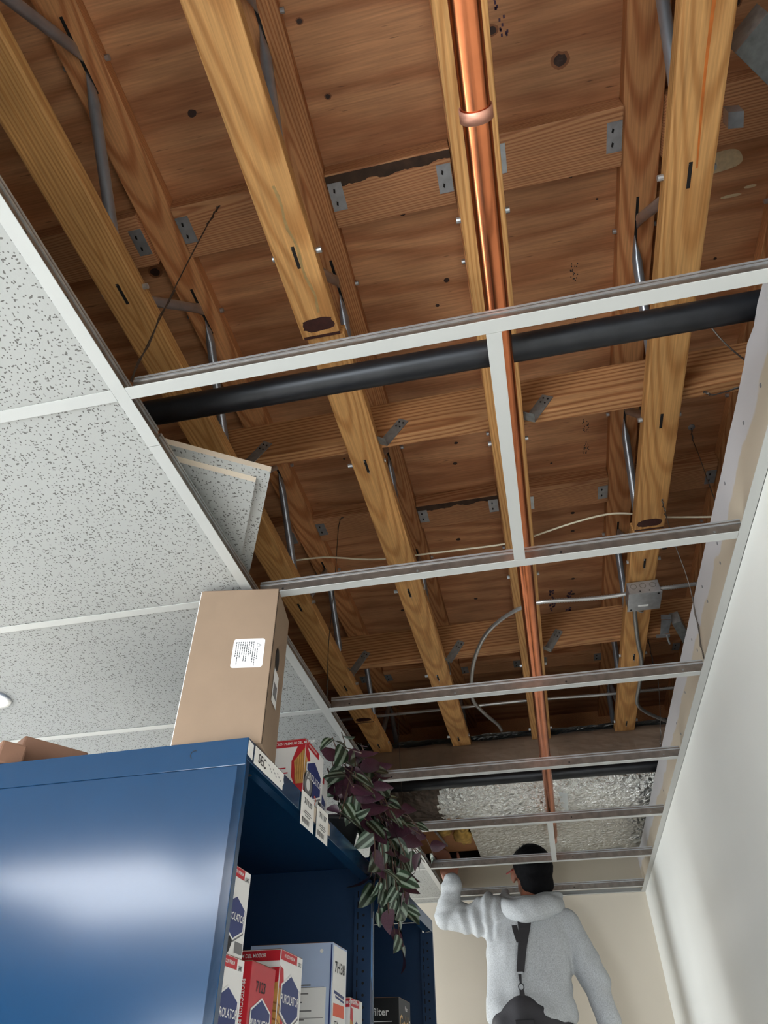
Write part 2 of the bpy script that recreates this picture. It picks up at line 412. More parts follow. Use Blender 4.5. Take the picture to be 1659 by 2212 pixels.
M_TROUS = plain('dark_trousers', (50, 48, 52), 0.65, bump=0.2, bscale=120, var=0.1)
M_LENS = plain('glasses_lens', (150, 160, 166), 0.1)
M_CABLE = plain('white_cable', (236, 222, 196), 0.5)
M_ARMOR = plain('armoured_conduit', (188, 186, 182), 0.32, 0.65)
M_WIRE = plain('iron_wire', (96, 88, 82), 0.45, 0.8)
M_ALU = plain('ladder_aluminium', (180, 182, 184), 0.4, 1.0)
def emit(name, rgb, strength):
    m, nt, b = new_mat(name)
    b.inputs['Base Color'].default_value = (0.8, 0.8, 0.8, 1)
    b.inputs['Emission Color'].default_value = lin(rgb); b.inputs['Emission Strength'].default_value = strength
    return m
M_LAMP = emit('lamp_diffuser', (248, 250, 255), LAMP)
M_SPOT = emit('downlight_lens', (226, 240, 255), 2.2)

class MB:
    """collects verts/faces in world coordinates (z measured from the grid plane)"""
    def __init__(s): s.v = []; s.f = []; s.mi = []
    def add(s, vs, fs, mi=0):
        o = len(s.v); s.v += [tuple(p) for p in vs]
        for f in fs: s.f.append([o + i for i in f]); s.mi.append(mi)
        return s
    def box(s, lo, hi, mi=0):
        x0, y0, z0 = lo; x1, y1, z1 = hi
        return s.add([(x0, y0, z0), (x1, y0, z0), (x1, y1, z0), (x0, y1, z0), (x0, y0, z1), (x1, y0, z1), (x1, y1, z1), (x0, y1, z1)],
                     [(0, 3, 2, 1), (4, 5, 6, 7), (0, 1, 5, 4), (1, 2, 6, 5), (2, 3, 7, 6), (3, 0, 4, 7)], mi)
    def obox(s, o, a, b, c, mi=0):
        """box from corner o with edge vectors a,b,c"""
        o, a, b, c = Vector(o), Vector(a), Vector(b), Vector(c)
        p = [o, o + a, o + a + b, o + b, o + c, o + a + c, o + a + b + c, o + b + c]
        fs = [(0, 3, 2, 1), (4, 5, 6, 7), (0, 1, 5, 4), (1, 2, 6, 5), (2, 3, 7, 6), (3, 0, 4, 7)]
        if a.cross(b).dot(c) < 0: fs = [tuple(reversed(f)) for f in fs]
        return s.add(p, fs, mi)
    def poly(s, pts, mi=0): return s.add(pts, [tuple(range(len(pts)))], mi)
    def slab(s, pts, n, t, mi=0):
        """flat outline pts extruded by t along n (n is the outward face side)"""
        n = Vector(n).normalized() * t; k = len(pts)
        p = [Vector(q) for q in pts]; top = [q + n for q in p]
        fs = [tuple(range(k - 1, -1, -1)), tuple(range(k, 2 * k))] + [(i, (i + 1) % k, k + (i + 1) % k, k + i) for i in range(k)]
        nn = (p[1] - p[0]).cross(p[2] - p[0])
        if nn.dot(n) < 0: fs = [tuple(reversed(f)) for f in fs]
        return s.add(p + top, fs, mi)
    def tube(s, path, r, n=10, caps=True, mi=0):
        P = [Vector(p) for p in path]; rs = r if isinstance(r, (list, tuple)) else [r] * len(P)
        ring0 = len(s.v); up = None
        for i, p in enumerate(P):
            d = (P[min(i + 1, len(P) - 1)] - P[max(i - 1, 0)]).normalized()
            if up is None:
                up = Vector((0, 0, 1)) if abs(d.z) < 0.9 else Vector((1, 0, 0))
            a = d.cross(up).normalized(); up = a.cross(d).normalized()
            for k in range(n):
                t = 2 * math.pi * k / n
                s.v.append(tuple(p + (a * math.cos(t) + up * math.sin(t)) * rs[i]))
        for i in range(len(P) - 1):
            for k in range(n):
                a0 = ring0 + i * n + k; a1 = ring0 + i * n + (k + 1) % n
                s.f.append([a0, a0 + n, a1 + n, a1]); s.mi.append(mi)
        if caps:
            s.f.append([ring0 + k for k in range(n)]); s.mi.append(mi)
            e = ring0 + (len(P) - 1) * n
            s.f.append([e + k for k in reversed(range(n))]); s.mi.append(mi)
        return s
    def build(s, name, mats, parent=None, smooth=False, bevel=0.0, angle=None):
        vs = s.v
        lo = [min(p[i] for p in vs) for i in range(3)]; hi = [max(p[i] for p in vs) for i in range(3)]
        base = Vector(((lo[0] + hi[0]) / 2, (lo[1] + hi[1]) / 2, lo[2]))
        me = bpy.data.meshes.new(name)
        me.from_pydata([tuple(Vector(p) - base) for p in vs], [], s.f)
        ms = mats if isinstance(mats, (list, tuple)) else [mats]
        for m in ms: me.materials.append(m)
        if len(ms) > 1: me.polygons.foreach_set('material_index', s.mi)
        if smooth:
            me.polygons.foreach_set('use_smooth', [True] * len(me.polygons))
        me.update()
        if bevel > 0:
            bm = bmesh.new(); bm.from_mesh(me)
            bmesh.ops.remove_doubles(bm, verts=bm.verts, dist=1e-6)
            ed = [e for e in bm.edges if len(e.link_faces) == 2 and e.calc_face_angle(0) > 0.6]
            bmesh.ops.bevel(bm, geom=ed, offset=bevel, segments=2, affect='EDGES', profile=0.6)
            bm.to_mesh(me); bm.free()
        o = bpy.data.objects.new(name, me); COL.objects.link(o)
        wl = base + Vector((0, 0, H))
        o['wl'] = tuple(wl)
        attach(o, wl, parent)
        return o
WL = {}
def attach(o, wl, parent):
    WL[o.name] = Vector(wl)
    if 'wl' in o: del o['wl']
    if parent is not None:
        o.parent = parent
        o.location = Vector(wl) - WL[parent.name]
    else:
        o.location = wl
def thing(name, base, label, cat, group=None):
    o = bpy.data.objects.new(name, None); COL.objects.link(o)
    o.empty_display_size = 0.05
    wl = Vector(base) + Vector((0, 0, H)); WL[o.name] = wl; o.location = wl
    return tag(o, label, cat, group)
def tag(o, label, cat, group=None):
    o['label'] = label; o['category'] = cat
    if group: o['group'] = group
    return o
def structure(o, label=None):
    o['kind'] = 'structure'
    if label: o['label'] = label
    return o
def sroot(name, base):
    o = bpy.data.objects.new(name, None); COL.objects.link(o); o.empty_display_size = 0.05
    wl = Vector(base) + Vector((0, 0, H)); WL[o.name] = wl; o.location = wl
    o['kind'] = 'structure'
    return o
def text_mesh(name, txt, size, mat, origin, ux, uy, parent, extrude=0.0003, align='CENTER', shear=0.0, sx=1.0):
    """flat lettering; ux, uy are the unit reading and up directions on the carrying face"""
    cu = bpy.data.curves.new('lettering', 'FONT'); cu.body = txt; cu.size = size
    cu.align_x = align; cu.align_y = 'CENTER'; cu.shear = shear; cu.resolution_u = 2
    cu.offset = size * 0.012
    to = bpy.data.objects.new('lettering', cu)
    me = bpy.data.meshes.new_from_object(to)
    bpy.data.objects.remove(to); bpy.data.curves.remove(cu)
    ux, uy = Vector(ux).normalized(), Vector(uy).normalized(); n = ux.cross(uy)
    og = Vector(origin)
    vs = [og + ux * (v.co.x * sx) + uy * v.co.y + n * extrude for v in me.vertices]
    fs = [tuple(p.vertices) for p in me.polygons]
    bpy.data.meshes.remove(me)
    mb = MB()
    if not vs: return None
    mb.add(vs, fs)
    return mb.build(name, mat, parent)
def smooth_path(pts, n=6):
    P = [Vector(p) for p in pts]; out = []
    for i in range(len(P) - 1):
        p0 = P[max(i - 1, 0)]; p1 = P[i]; p2 = P[i + 1]; p3 = P[min(i + 2, len(P) - 1)]
        for k in range(n):
            t = k / n
            out.append(0.5 * ((2 * p1) + (p2 - p0) * t + (2 * p0 - 5 * p1 + 4 * p2 - p3) * t * t + (3 * p1 - p0 - 3 * p2 + p3) * t ** 3))
    out.append(P[-1])
    return out
def evaluated_mesh(o):
    dg = bpy.context.evaluated_depsgraph_get()
    return bpy.data.meshes.new_from_object(o.evaluated_get(dg))

# ------------------------------------------------------------------ the setting
XL, XR, YB, YF = -4.9, 3.2, -4.5, 3.785        # left wall, far right wall, rear wall, back wall
DK = 0.838                                     # underside of the roof deck
WX = 1.0755                                    # face of the right-hand partition
structure(MB().box((XL - .1, YB - .1, -H - .1), (XR + .1, 5.2, -H)).build('floor', M_FLOOR))
# right partition, stops just above the grid with a rough drywall edge
mb = MB()
ys = [YB + i * 0.045 for i in range(int((YF + .11 - YB) / 0.045) + 1)]
def wall_top(y):
    t = 0.178 + 0.004 * mnoise.noise(Vector((y * 9, 3, 0))) + 0.0025 * mnoise.noise(Vector((y * 40, 8, 0)))
    if 0.16 < y < 0.33: t += 0.010 * math.sin((y - .16) / .17 * math.pi)
    if 0.20 < y < 0.26: t -= 0.012
    return t
v, f = [], []
for y in ys:
    t = wall_top(y)
    v += [(WX, y, -H), (WX, y, 0.0), (WX, y, t), (WX + .016, y, t + .002), (WX + .10, y, t + .002), (WX + .115, y, t), (WX + .115, y, -H)]
for i in range(len(ys) - 1):
    for k in range(6):
        a = i * 7 + k; f.append((a, a + 1, a + 8, a + 7))
e = (len(ys) - 1) * 7
f += [(0, 6, 5, 4, 3, 2, 1), tuple(e + k for k in range(7))]
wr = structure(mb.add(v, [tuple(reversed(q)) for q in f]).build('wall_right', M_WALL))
mb2 = []
for i, (y, z) in enumerate([(.42, .13), (.62, .15), (.80, .12), (.83, .085), (1.02, .10), (1.26, .09), (1.28, .135), (1.55, .10), (1.78, .06), (1.80, .105), (2.05, .12), (.30, .10), (2.4, .08), (1.02, .145), (2.2, .14)]):
    m_ = MB().tube([(WX - .0008, y, z), (WX + .001, y, z)], .0042, 8)
    m_.build('screw_dimple', M_GREYP, wr)
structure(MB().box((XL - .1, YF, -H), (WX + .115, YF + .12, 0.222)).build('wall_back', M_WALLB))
structure(MB().box((XL - .1, YB - .1, -H), (XL, 5.2, DK + .02)).build('wall_left', M_WALLO))
structure(MB().box((XR, YB - .1, -H), (XR + .1, 5.2, DK + .02)).build('wall_far_right', M_WALLO))
structure(MB().box((XL - .1, 5.2, -H), (XR + .1, 5.3, DK + .02)).build('wall_far_back', M_WALLO))
# rear wall with the shop window
mb = MB()
wx0, wx1, wz0, wz1 = -2.9, -.1, -H + .2, -H + 2.0
mb.box((XL, YB - .1, -H), (wx0, YB, DK + .02)).box((wx1, YB - .1, -H), (XR, YB, DK + .02))
mb.box((wx0, YB - .1, -H), (wx1, YB, wz0)).box((wx0, YB - .1, wz1), (wx1, YB, DK + .02))
structure(mb.build('wall_rear', plain('rear_wall_paint', (112, 108, 104), 0.7)))
wn = sroot('window_1', (-1.5, YB - .05, wz0))
for a, b in ((wx0, wx0 + .05), (-1.53, -1.47), (wx1 - .05, wx1)):
    MB().box((a, YB - .07, wz0), (b, YB - .03, wz1)).build('mullion', M_ALU, wn)
for a, b in ((wz0, wz0 + .05), (wz1 - .05, wz1)):
    MB().box((wx0, YB - .075, a), (wx1, YB - .025, b)).build('rail', M_ALU, wn)
g_, nt_, b_ = new_mat('window_glass')
gt = N(nt_, 'ShaderNodeBsdfTransparent'); gg = N(nt_, 'ShaderNodeBsdfGlossy'); gm = N(nt_, 'ShaderNodeMixShader'); gm.inputs[0].default_value = 0.06
gg.inputs['Roughness'].default_value = 0.02
nt_.links.new(gt.outputs[0], gm.inputs[1]); nt_.links.new(gg.outputs[0], gm.inputs[2])
nt_.links.new(gm.outputs[0], nt_.nodes['Material Output'].inputs['Surface']); nt_.nodes.remove(b_)
for a, b in ((wx0 + .05, -1.53), (-1.47, wx1 - .05)):
    MB().box((a, YB - .052, wz0 + .05), (b, YB - .048, wz1 - .05)).build('pane', g_, wn)

w2 = sroot('window_2', (-4.78, 2.6, -H + .3))
for a, b in ((1.46, 1.54), (2.57, 2.63), (3.66, 3.74)):
    MB().box((-4.79, a, -H + .26), (-4.75, b, -H + 2.34)).build('mullion', M_ALU, w2)
for a, b in ((.26, .34), (2.26, 2.34)):
    MB().box((-4.795, 1.46, -H + a), (-4.745, 3.74, -H + b)).build('rail', M_ALU, w2)

# ------------------------------------------------------------------ roof deck of plywood sheets
deck = sroot('roof_deck', (0, 0, DK))
ylines = [YB - .1, -2.335, -1.115, 0.105, 1.325, 2.545, 3.765, 5.2]
panels = []
for r in range(len(ylines) - 1):
    xs = [XL - .1, -1.81, 0.632, XR + .1] if r % 2 == 0 else [XL - .1, -3.0, -0.147, 1.385, XR + .1]
    for c in range(len(xs) - 1):
        m_ = MB().box((xs[c] + .0012, ylines[r] + .0012, DK), (xs[c + 1] - .0012, ylines[r + 1] - .0012, DK + .016))
        o = m_.build('plywood_sheet', M_PLY, deck)
        panels.append((xs[c], xs[c + 1], ylines[r], ylines[r + 1], o))
structure(MB().box((XL - .1, YB - .1, DK + .017), (XR + .1, 5.2, DK + .06)).build('roof_slab', M_BLACK))
def panel_at(x, y):
    for a, b, c, d, o in panels:
        if a <= x < b and c <= y < d: return o
    return deck
def disc(x, y, rx, ry, z, t, seed, n=14):
    pts = []
    for k in range(n):
        a = 2 * math.pi * k / n
        j = 1 + 0.16 * mnoise.noise(Vector((math.cos(a) * 2 + seed, math.sin(a) * 2, seed * .7)))
        pts.append((x + rx * j * math.cos(a), y + ry * j * math.sin(a), z))
    return MB().slab(pts, (0, 0, -1), t)
knots = [(0.851, -0.058, .0125, 1), (0.711, -0.145, .008, 1), (0.024, -0.131, .009, 0), (0.337, -0.098, .005, 1), (0.318, -0.248, .005, 1), (0.450, 0.203, .006, 0),
         (0.532, 0.412, .007, 0), (0.495, 0.485, .005, 0), (0.547, 0.543, .005, 0), (-0.240, 0.217, .012, 1), (0.474, 1.029, .006, 0), (0.457, 1.127, .007, 0),
         (0.411, 1.558, .008, 0), (0.861, 1.492, .007, 0), (0.860, 1.604, .007, 0), (0.858, 1.937, .007, 0), (0.857, 2.056, .008, 0), (0.431, 1.998, .007, 0),
         (0.934, 0.271, .003, 0), (0.759, 0.06, .004, 0), (1.247, 0.504, .004, 0), (1.209, -0.086, .007, 1), (0.870, 0.200, .004, 0), (0.093, 2.020, .008, 0),
         (1.225, 1.80, .009, 0), (0.843, 2.228, .007, 0), (0.46, 1.75, .006, 0), (0.40, 2.2, .007, 0), (0.05, 0.9, .006, 0), (0.08, 1.02, .004, 0), (0.79, 1.2, .004, 0), (-0.30, 0.62, .008, 0), (0.15, 1.65, .006, 0)]
for i, (x, y, r, ring) in enumerate(knots):
    p = panel_at(x, y)
    if ring:
        disc(x, y, r * 1.7, r * 1.45, DK, .0003, i * 3.1).build('knot_ring', M_KNOT2, p)
    disc(x, y, r * 1.15, r * 0.95, DK - .0003 * ring, .0004, i * 1.7).build('knot', M_KNOT, p)
p = panel_at(1.244, .242)
pts = []
for k in range(22):
    a = 2 * math.pi * k / 22
    ex = abs(math.cos(a)) ** .6 * (1 if math.cos(a) > 0 else -1); ey = abs(math.sin(a)) ** .7 * (1 if math.sin(a) > 0 else -1)
    pts.append((1.222 + .05 * ex + .012 * ey, .242 + .024 * ey - .006 * ex, DK))
MB().slab(pts, (0, 0, -1), .0006).build('putty_patch', M_PATCH, p)
for x, y, L_ in ((1.262, .335, .05), (1.305, .32, .03)):
    disc(x, y, L_ * .5, .004, DK, .0005, x).build('putty_patch', M_PATCH, panel_at(x, y))
for (x, y, kind) in ((.768, 2.04, 1), (.764, 2.15, 1), (.838, 2.06, 1), (.835, 2.18, 1)):
    m_ = MB()
    for k in range(9):
        dx, dy = random.uniform(-.012, .012), random.uniform(-.035, .035)
        m_.box((x + dx - .004, y + dy - .006, DK - .0006), (x + dx + .004, y + dy + .006, DK))
    m_.build('ink_mark', M_INK, panel_at(x, y))
for (x, y, n_) in ((.876, .46, 7), (.876, .56, 7), (.882, .63, 4), (.908, 1.045, 8), (.910, 1.15, 8)):
    m_ = MB()
    for k in range(n_ * 3):
        dx, dy = random.uniform(-.010, .010), random.uniform(-.03, .03)
        m_.box((x + dx - .0012, y + dy - .002, DK - .0006), (x + dx + .0012, y + dy + .002, DK))
    m_.build('ink_stamp', M_INKB, panel_at(x, y))
for (x, y) in ((.722, -.20), (.735, -.15)):
    m_ = MB()
    for k in range(9):
        dx, dy = random.uniform(-.008, .008), random.uniform(-.02, .02)
        m_.box((x + dx - .002, y + dy - .003, DK - .0006), (x + dx + .002, y + dy + .003, DK))
    m_.build('ink_mark', M_INK, panel_at(x, y))

# ------------------------------------------------------------------ open-web roof joists
JX = [-0.541, -0.150, 0.243, 0.633, 1.024, 1.392]
HB, HT, CW, CT = 0.45, 0.80, 0.0445, 0.038
JL = ['hidden end of a wooden joist over the tiled ceiling, left of all the others',
      'leftmost wooden roof joist with steel tube webs, beside the tiled ceiling',
      'wooden roof joist with steel tube webs and a brown glue stain, second from the left',
      'wooden roof joist running directly above the copper pipe',
      'wooden roof joist with an orange resin streak, carrying the junction box',
      'rightmost wooden roof joist, mostly hidden beyond the right wall']
JY0, JY1 = -2.2, 3.45
def web_tube(x, y0, z0, y1, z1):
    P0, P1 = Vector((x, y0, z0)), Vector((x, y1, z1))
    d = (P1 - P0); L_ = d.length; d.normalize(); q = d.cross(Vector((1, 0, 0))).normalized()
    st = [(0, .0025, .017), (.05, .0025, .017), (.11, .0095, .0142), (.15, .0125, .0125), (.5, .0125, .0125)]
    st += [(1 - a, b, c) for a, b, c in reversed(st[:-1])]
    n = 12; mb = MB(); vs = []; fs = []
    for (t, a, b) in st:
        for k in range(n):
            u = 2 * math.pi * k / n
            vs.append(P0 + d * (L_ * t) + Vector((1, 0, 0)) * (a * math.cos(u)) + q * (b * math.sin(u)))
    for i in range(len(st) - 1):
        for k in range(n):
            fs.append((i * n + k, i * n + (k + 1) % n, (i + 1) * n + (k + 1) % n, (i + 1) * n + k))
    fs += [tuple(range(n - 1, -1, -1)), tuple((len(st) - 1) * n + k for k in range(n))]
    return mb.add(vs, fs)
splits = {1: 2.318, 2: 0.262, 4: 1.150}
joists = []
for j, x in enumerate(JX):
    jt = thing('roof_joist', (x, .6, HB), JL[j], 'joist', 'open-web roof joists')
    joists.append(jt)
    MB().box((x - CW, JY0, HT), (x + CW, JY1, HT + CT)).build('top_chord', M_TOPCH, jt, bevel=.003)
    chords = []
    if j in splits:
        s = splits[j]; dx = {1: .004, 2: .006, 4: -.003}[j]
        chords.append((JY0, MB().box((x - CW - dx * .4, JY0, HB), (x + CW - dx * .4, s, HB + CT)).build('bottom_chord', M_CHORD, jt, bevel=.005)))
        chords.append((s, MB().box((x - CW + dx, s + .001, HB + .004), (x + CW + dx, JY1, HB + CT + .002)).build('bottom_chord', M_CHORD, jt, bevel=.003)))
        pts, pts2 = [], []
        for k in range(26):
            a = 2 * math.pi * k / 26
            jg = 1 + .22 * mnoise.noise(Vector((math.cos(a) * 5, math.sin(a) * 5, j * 4.0)))
            ex = abs(math.cos(a)) ** .55 * (1 if math.cos(a) > 0 else -1)
            pts.append((x + .036 * ex * jg, s - .036 + .017 * math.sin(a) * jg, HB))
        MB().slab(pts, (0, 0, -1), .0005).build('glue_stain', M_GLUE, chords[0][1])
        MB().box((x - CW + .002, s - .009, HB - .0006), (x + CW - .002, s - .002, HB + .001)).build('glue_stain', M_GLUE, chords[0][1])
    else:
        chords.append((JY0, MB().box((x - CW, JY0, HB), (x + CW, JY1, HB + CT)).build('bottom_chord', M_CHORD, jt, bevel=.003)))
    def chord_for(y):
        c = chords[0][1]
        for y0, o in chords:
            if y > y0: c = o
        return c
    for k in range(-3, 6):
        yb = 0.064 + .6345 * k; yt = yb + .293; yt0 = yb - .341
        if JY0 + .1 < yb < JY1 - .1:
            zb = HB + .002; zt = HT + .018
            if yt < JY1: web_tube(x + .002, yb + .012, zb + .008, yt - .014, zt).build('web_tube', M_STEEL, jt, smooth=True)
            if yt0 > JY0: web_tube(x - .002, yb - .012, zb + .008, yt0 + .014, zt).build('web_tube', M_STEEL, jt, smooth=True)
            off = .004 if (j in splits and yb > splits[j]) else 0
            MB().box((x - .0035, yb - .028, HB + off - .0006), (x + .0035, yb + .022, HB + off + .004)).build('slot', M_HOLE, chord_for(yb))
            MB().tube([(x - CW - .009, yb, HB + .019), (x + CW + .009, yb, HB + .019)], .0062, 10).build('pin', M_GALV, jt, smooth=False)
            if yt < JY1:
                MB().box((x - .0035, yt - .09, HT - .0006), (x + .0035, yt + .055, HT + .004)).build('slot', M_HOLE, jt)
                MB().tube([(x - CW - .009, yt, HT + .019), (x + CW + .009, yt, HT + .019)], .0062, 10).build('pin', M_GALV, jt)
# resin streak on the fourth joist, and a pencil line on the third
ch = [c for c in joists[4].children if c.name.startswith('bottom_chord')][0]
pts = [(1.024 + .006 * math.sin(y * 9) + .010 - y * .014, y) for y in [-.75 + i * .05 for i in range(17)]]
mbs = MB()
vs = []; fs = []
for i, (x, y) in enumerate(pts):
    w = .0045 * (1 - i / 18.0) + .0012
    vs += [(x - w, y, HB - .0004), (x + w, y, HB - .0004)]
for i in range(len(pts) - 1): fs.append((2 * i, 2 * i + 2, 2 * i + 3, 2 * i + 1))
mbs.add(vs, fs).build('resin_streak', M_RESIN, ch)
ch2 = [c for c in joists[2].children if c.name.startswith('bottom_chord')][0]
vs = []; fs = []
for i in range(14):
    y = -.09 + i * .022; x = .246 + .010 * i / 14 + .003 * math.sin(i * 1.3)
    vs += [(x - .003 - .0012 * math.sin(i * 2.1), y, HB - .0004), (x + .0026, y, HB - .0004)]
for i in range(13): fs.append((2 * i, 2 * i + 2, 2 * i + 3, 2 * i + 1))
M_GREEN = plain('green_stain', (160, 130, 82), 0.7, var=.2, vscale=50)
MB().add(vs, fs).build('green_stain', M_GREEN, ch2)

# ------------------------------------------------------------------ blocking between the joists, bracing boards
rows = [(.045, .178, 'nearest'), (1.262, 1.395, 'second'), (2.482, 2.615, 'third')]
bays = ['left of the leftmost bare joist', 'between the first and second joists from the left', 'left of the copper pipe, touching its joist',
        'right of the copper pipe, touching its joist', 'right of the joist that carries the junction box']
BZ = 0.786
for r, (y0, y1, rn) in enumerate(rows):
    for b in range(5):
        xa, xb = JX[b] + CW + .001, JX[b + 1] - CW - .001
        dy = random.uniform(-.006, .006)
        bt = thing('blocking_board', ((xa + xb) / 2, (y0 + y1) / 2, BZ), '%s-row flat blocking board %s' % (rn, bays[b]), 'wood block', 'blocking boards under the roof deck')
        brd = MB().box((xa, y0 + dy, BZ), (xb, y1 + dy, DK - .0005)).build('board', M_BLOCK, bt, bevel=.003)
        for side in (0, 1):
            xp = xa + .002 if side == 0 else xb - .036
            yc = (y0 + y1) / 2 + dy + random.uniform(-.012, .012)
            pl = MB().box((xp, yc - .034, BZ - .0012), (xp + .034, yc + .034, BZ)).build('hanger_plate', M_GALV, bt)
            for q in (-.015, .016):
                MB().obox((xp + .012, yc + q - .006, BZ - .002), (.004, .003, 0), (-.002, .009, 0), (0, 0, .001)).build('nail', M_HOLE, pl)
        if (r, b) in ((0, 2), (1, 2)):
            vs = []; n_ = 44
            for i in range(n_ + 1):
                x = xa + (xb - xa) * i / n_
                vs.append((x, y0 + dy + .004, BZ))
            lowr = [(xa + (xb - xa) * i / n_, y0 + dy + .034 + .010 * mnoise.noise(Vector((i * .16, r, 2))) + .004 * mnoise.noise(Vector((i * .7, r, 5))) - .010 * i / n_, BZ) for i in range(n_, -1, -1)]
            MB().slab(vs + lowr, (0, 0, -1), .0005).build('mold_stain', M_MOLD, brd)
for k, (y, nm) in enumerate(((.632, 'nearer'), (1.851, 'farther'))):
    bt = thing('bracing_board', (.6, y, .488), '%s long bracing board lying on edge across the lower joist chords' % nm, 'board', 'bracing boards across the joists')
    MB().box((-1.3, y, .4885), (2.1, y + .038, .628)).build('board', M_BRACE, bt, bevel=.002)
    for j in (0, 1, 2, 3):
        xr = JX[j] + CW
        o = Vector((xr + .002, y - .0025, .468)); d = Vector((.060, 0, .085)); w = Vector((.026, 0, -.016))
        st = MB().obox(o, d, w, (0, .002, 0)).build('metal_strap', M_GALVD, bt)
        MB().obox(o + Vector((0, -.03, -.004)), w, (0, .032, .004), (0, 0, .0015)).build('metal_strap', M_GALVD, bt)
        for a, c in ((.72, .3), (.72, .7), (.88, .3), (.88, .7)):
            cpt = o + d * a + w * c
            MB().tube([cpt + Vector((0, -.0012, 0)), cpt], .0025, 6).build('nail', M_HOLE, st)
led = tag(MB().box((-1.3, 3.30, .66), (2.0, 3.338, .835)).build('ledger_board', M_TOPCH, bevel=.002), 'reddish ledger board seen behind the wrapped duct at the far end of the joists', 'board')

# ------------------------------------------------------------------ suspended ceiling: grid and tiles
FL = .0119
grid = thing('ceiling_grid', (0, 1.2, 0), 'white metal suspended ceiling grid, its right-hand openings left bare', 'ceiling grid')
def tee(name, a, b, along, c, slots=False, label=None, over=False):
    """inverted tee from a to b along axis 'X' or 'Y' at cross position c"""
    def B(m, lo, hi):
        if along == 'X': m.box((lo[0], c + lo[1], lo[2]), (hi[0], c + hi[1], hi[2]))
        else: m.box((c + lo[1], lo[0], lo[2]), (c + hi[1], hi[0], hi[2]))
    fl = MB(); B(fl, (a, -FL, 0), (b if not over else b - .0185, FL, .0016))
    o = fl.build(name, M_GRIDW, grid, bevel=.0006)
    if label: o['label'] = label
    w = MB(); t = .0011
    if slots:
        ss = []; y = a + .06
        while y < b - .02: ss.append(y); y += .1016
        B(w, (a, -t, .0016), (b, t, .013)); B(w, (a, -t, .021), (b, t, .030))
        p = a
        for s in ss: B(w, (p, -t, .013), (s - .003, t, .021)); p = s + .003
        B(w, (p, -t, .013), (b, t, .021))
    else:
        B(w, (a + .004, -t, .0018), (b - .004, t, .029))
    n0 = len(w.f)
    B(w, (a + .004, -.0030, .0275), (b - .004, .0030, .0310)); B(w, (a + .004, -.0030, .0350), (b - .004, .0030, .0385))
    w.mi = [0] * n0 + [1] * (len(w.f) - n0); n1 = len(w.f)
    B(w, (a + .004, -.0022, .0310), (b - .004, .0022, .0350))
    w.mi = w.mi[:n1] + [0] * (len(w.f) - n1)
    w.build('web', [M_WEB, M_GALV], o)
    if along == 'X' and a > -.1:
        for k in range(4):
            xx = a + .06 + k * (b - a - .12) / 3
            MB().tube([(xx, c - .0025, .014), (xx, c + .0025, .014)], .0026, 8).build('rivet', M_GALVD if k % 2 else M_HOLE, o)
    return o
tee('main_runner', YB, .118, 'Y', 0.0, True)
tee('main_runner', .119, YF - .002, 'Y', 0.0, True)
tee('main_runner', YB, YF - .002, 'Y', -2 * T)
for k in range(0, 7):
    tee('cross_tee', FL + .0003, WX - .004, 'X', k * T, over=True)
for k in range(-7, 7):
    tee('cross_tee', -2 * T + FL + .0003, -FL - .0003, 'X', k * T)
tee('short_tee', FL + .0003, T - FL - .0003, 'Y', T)
tee('short_tee', 4 * T + FL + .0003, 5 * T - FL - .0003, 'Y', T)
structure(MB().box((WX - .022, YB, 0), (WX, YF, .0012)).box((WX - .0012, YB, 0), (WX, YF, .022)).build('trim_1', M_GRIDW))
structure(MB().box((XL, YF - .022, 0), (WX - .022, YF, .0012)).box((XL, YF - .0012, 0), (WX - .022, YF, .022)).build('trim_2', M_GRIDW))
ceil = sroot('ceiling', (-.6, 0, 0))
tile_me = None
yl = YB
for k in range(-8, 7):
    y0, y1 = k * T + .005, (k + 1) * T - .005
    if k == 6: y1 = YF - .004
    if k == -8: y0 = YB + .002
    xs0, xs1 = -2 * T + .005, -.005
    MB().box((xs0, y0, .0022), (xs1, y1, .018)).build('ceiling_tile', M_TILE, ceil)
# remaining ceiling to the left and the closed part behind the camera
structure(MB().box((XL, YB, .002), (-2 * T - .005, YF, .02)).build('ceiling_left', M_TILE))
structure(MB().box((.005, YB, .002), (WX, -2 * T - .02, .02)).build('ceiling_rear', M_TILE))
# ceiling lamps behind the camera
for k, (cx, cy) in enumerate(((-1.829, -1.66), (-1.829, -2.25), (-.62, -1.80), (-1.829, 1.524), (-1.829, 2.743))):
    nm = ['over the aisle behind the camera, left front', 'over the aisle behind the camera, left rear', 'over the aisle behind the camera, right', 'beyond the blue shelving, nearer', 'beyond the blue shelving, by the back wall'][k]
    lt = thing('ceiling_lamp', (cx, cy, -.012), 'flat fluorescent ceiling lamp ' + nm, 'lamp', 'fluorescent ceiling lamps')
    MB().box((cx - .55, cy - .25, -.006), (cx + .55, cy + .25, .0015)).build('diffuser', M_LAMP, lt)
    fr = MB()
    for lo, hi in (((cx - .6, cy - .29), (cx + .6, cy - .25)), ((cx - .6, cy + .25), (cx + .6, cy + .29)), ((cx - .6, cy - .25), (cx - .55, cy + .25)), ((cx + .55, cy - .25), (cx + .6, cy + .25))):
        fr.box((lo[0], lo[1], -.012), (hi[0], hi[1], .0015))
    fr.build('frame', M_GRIDW, lt)
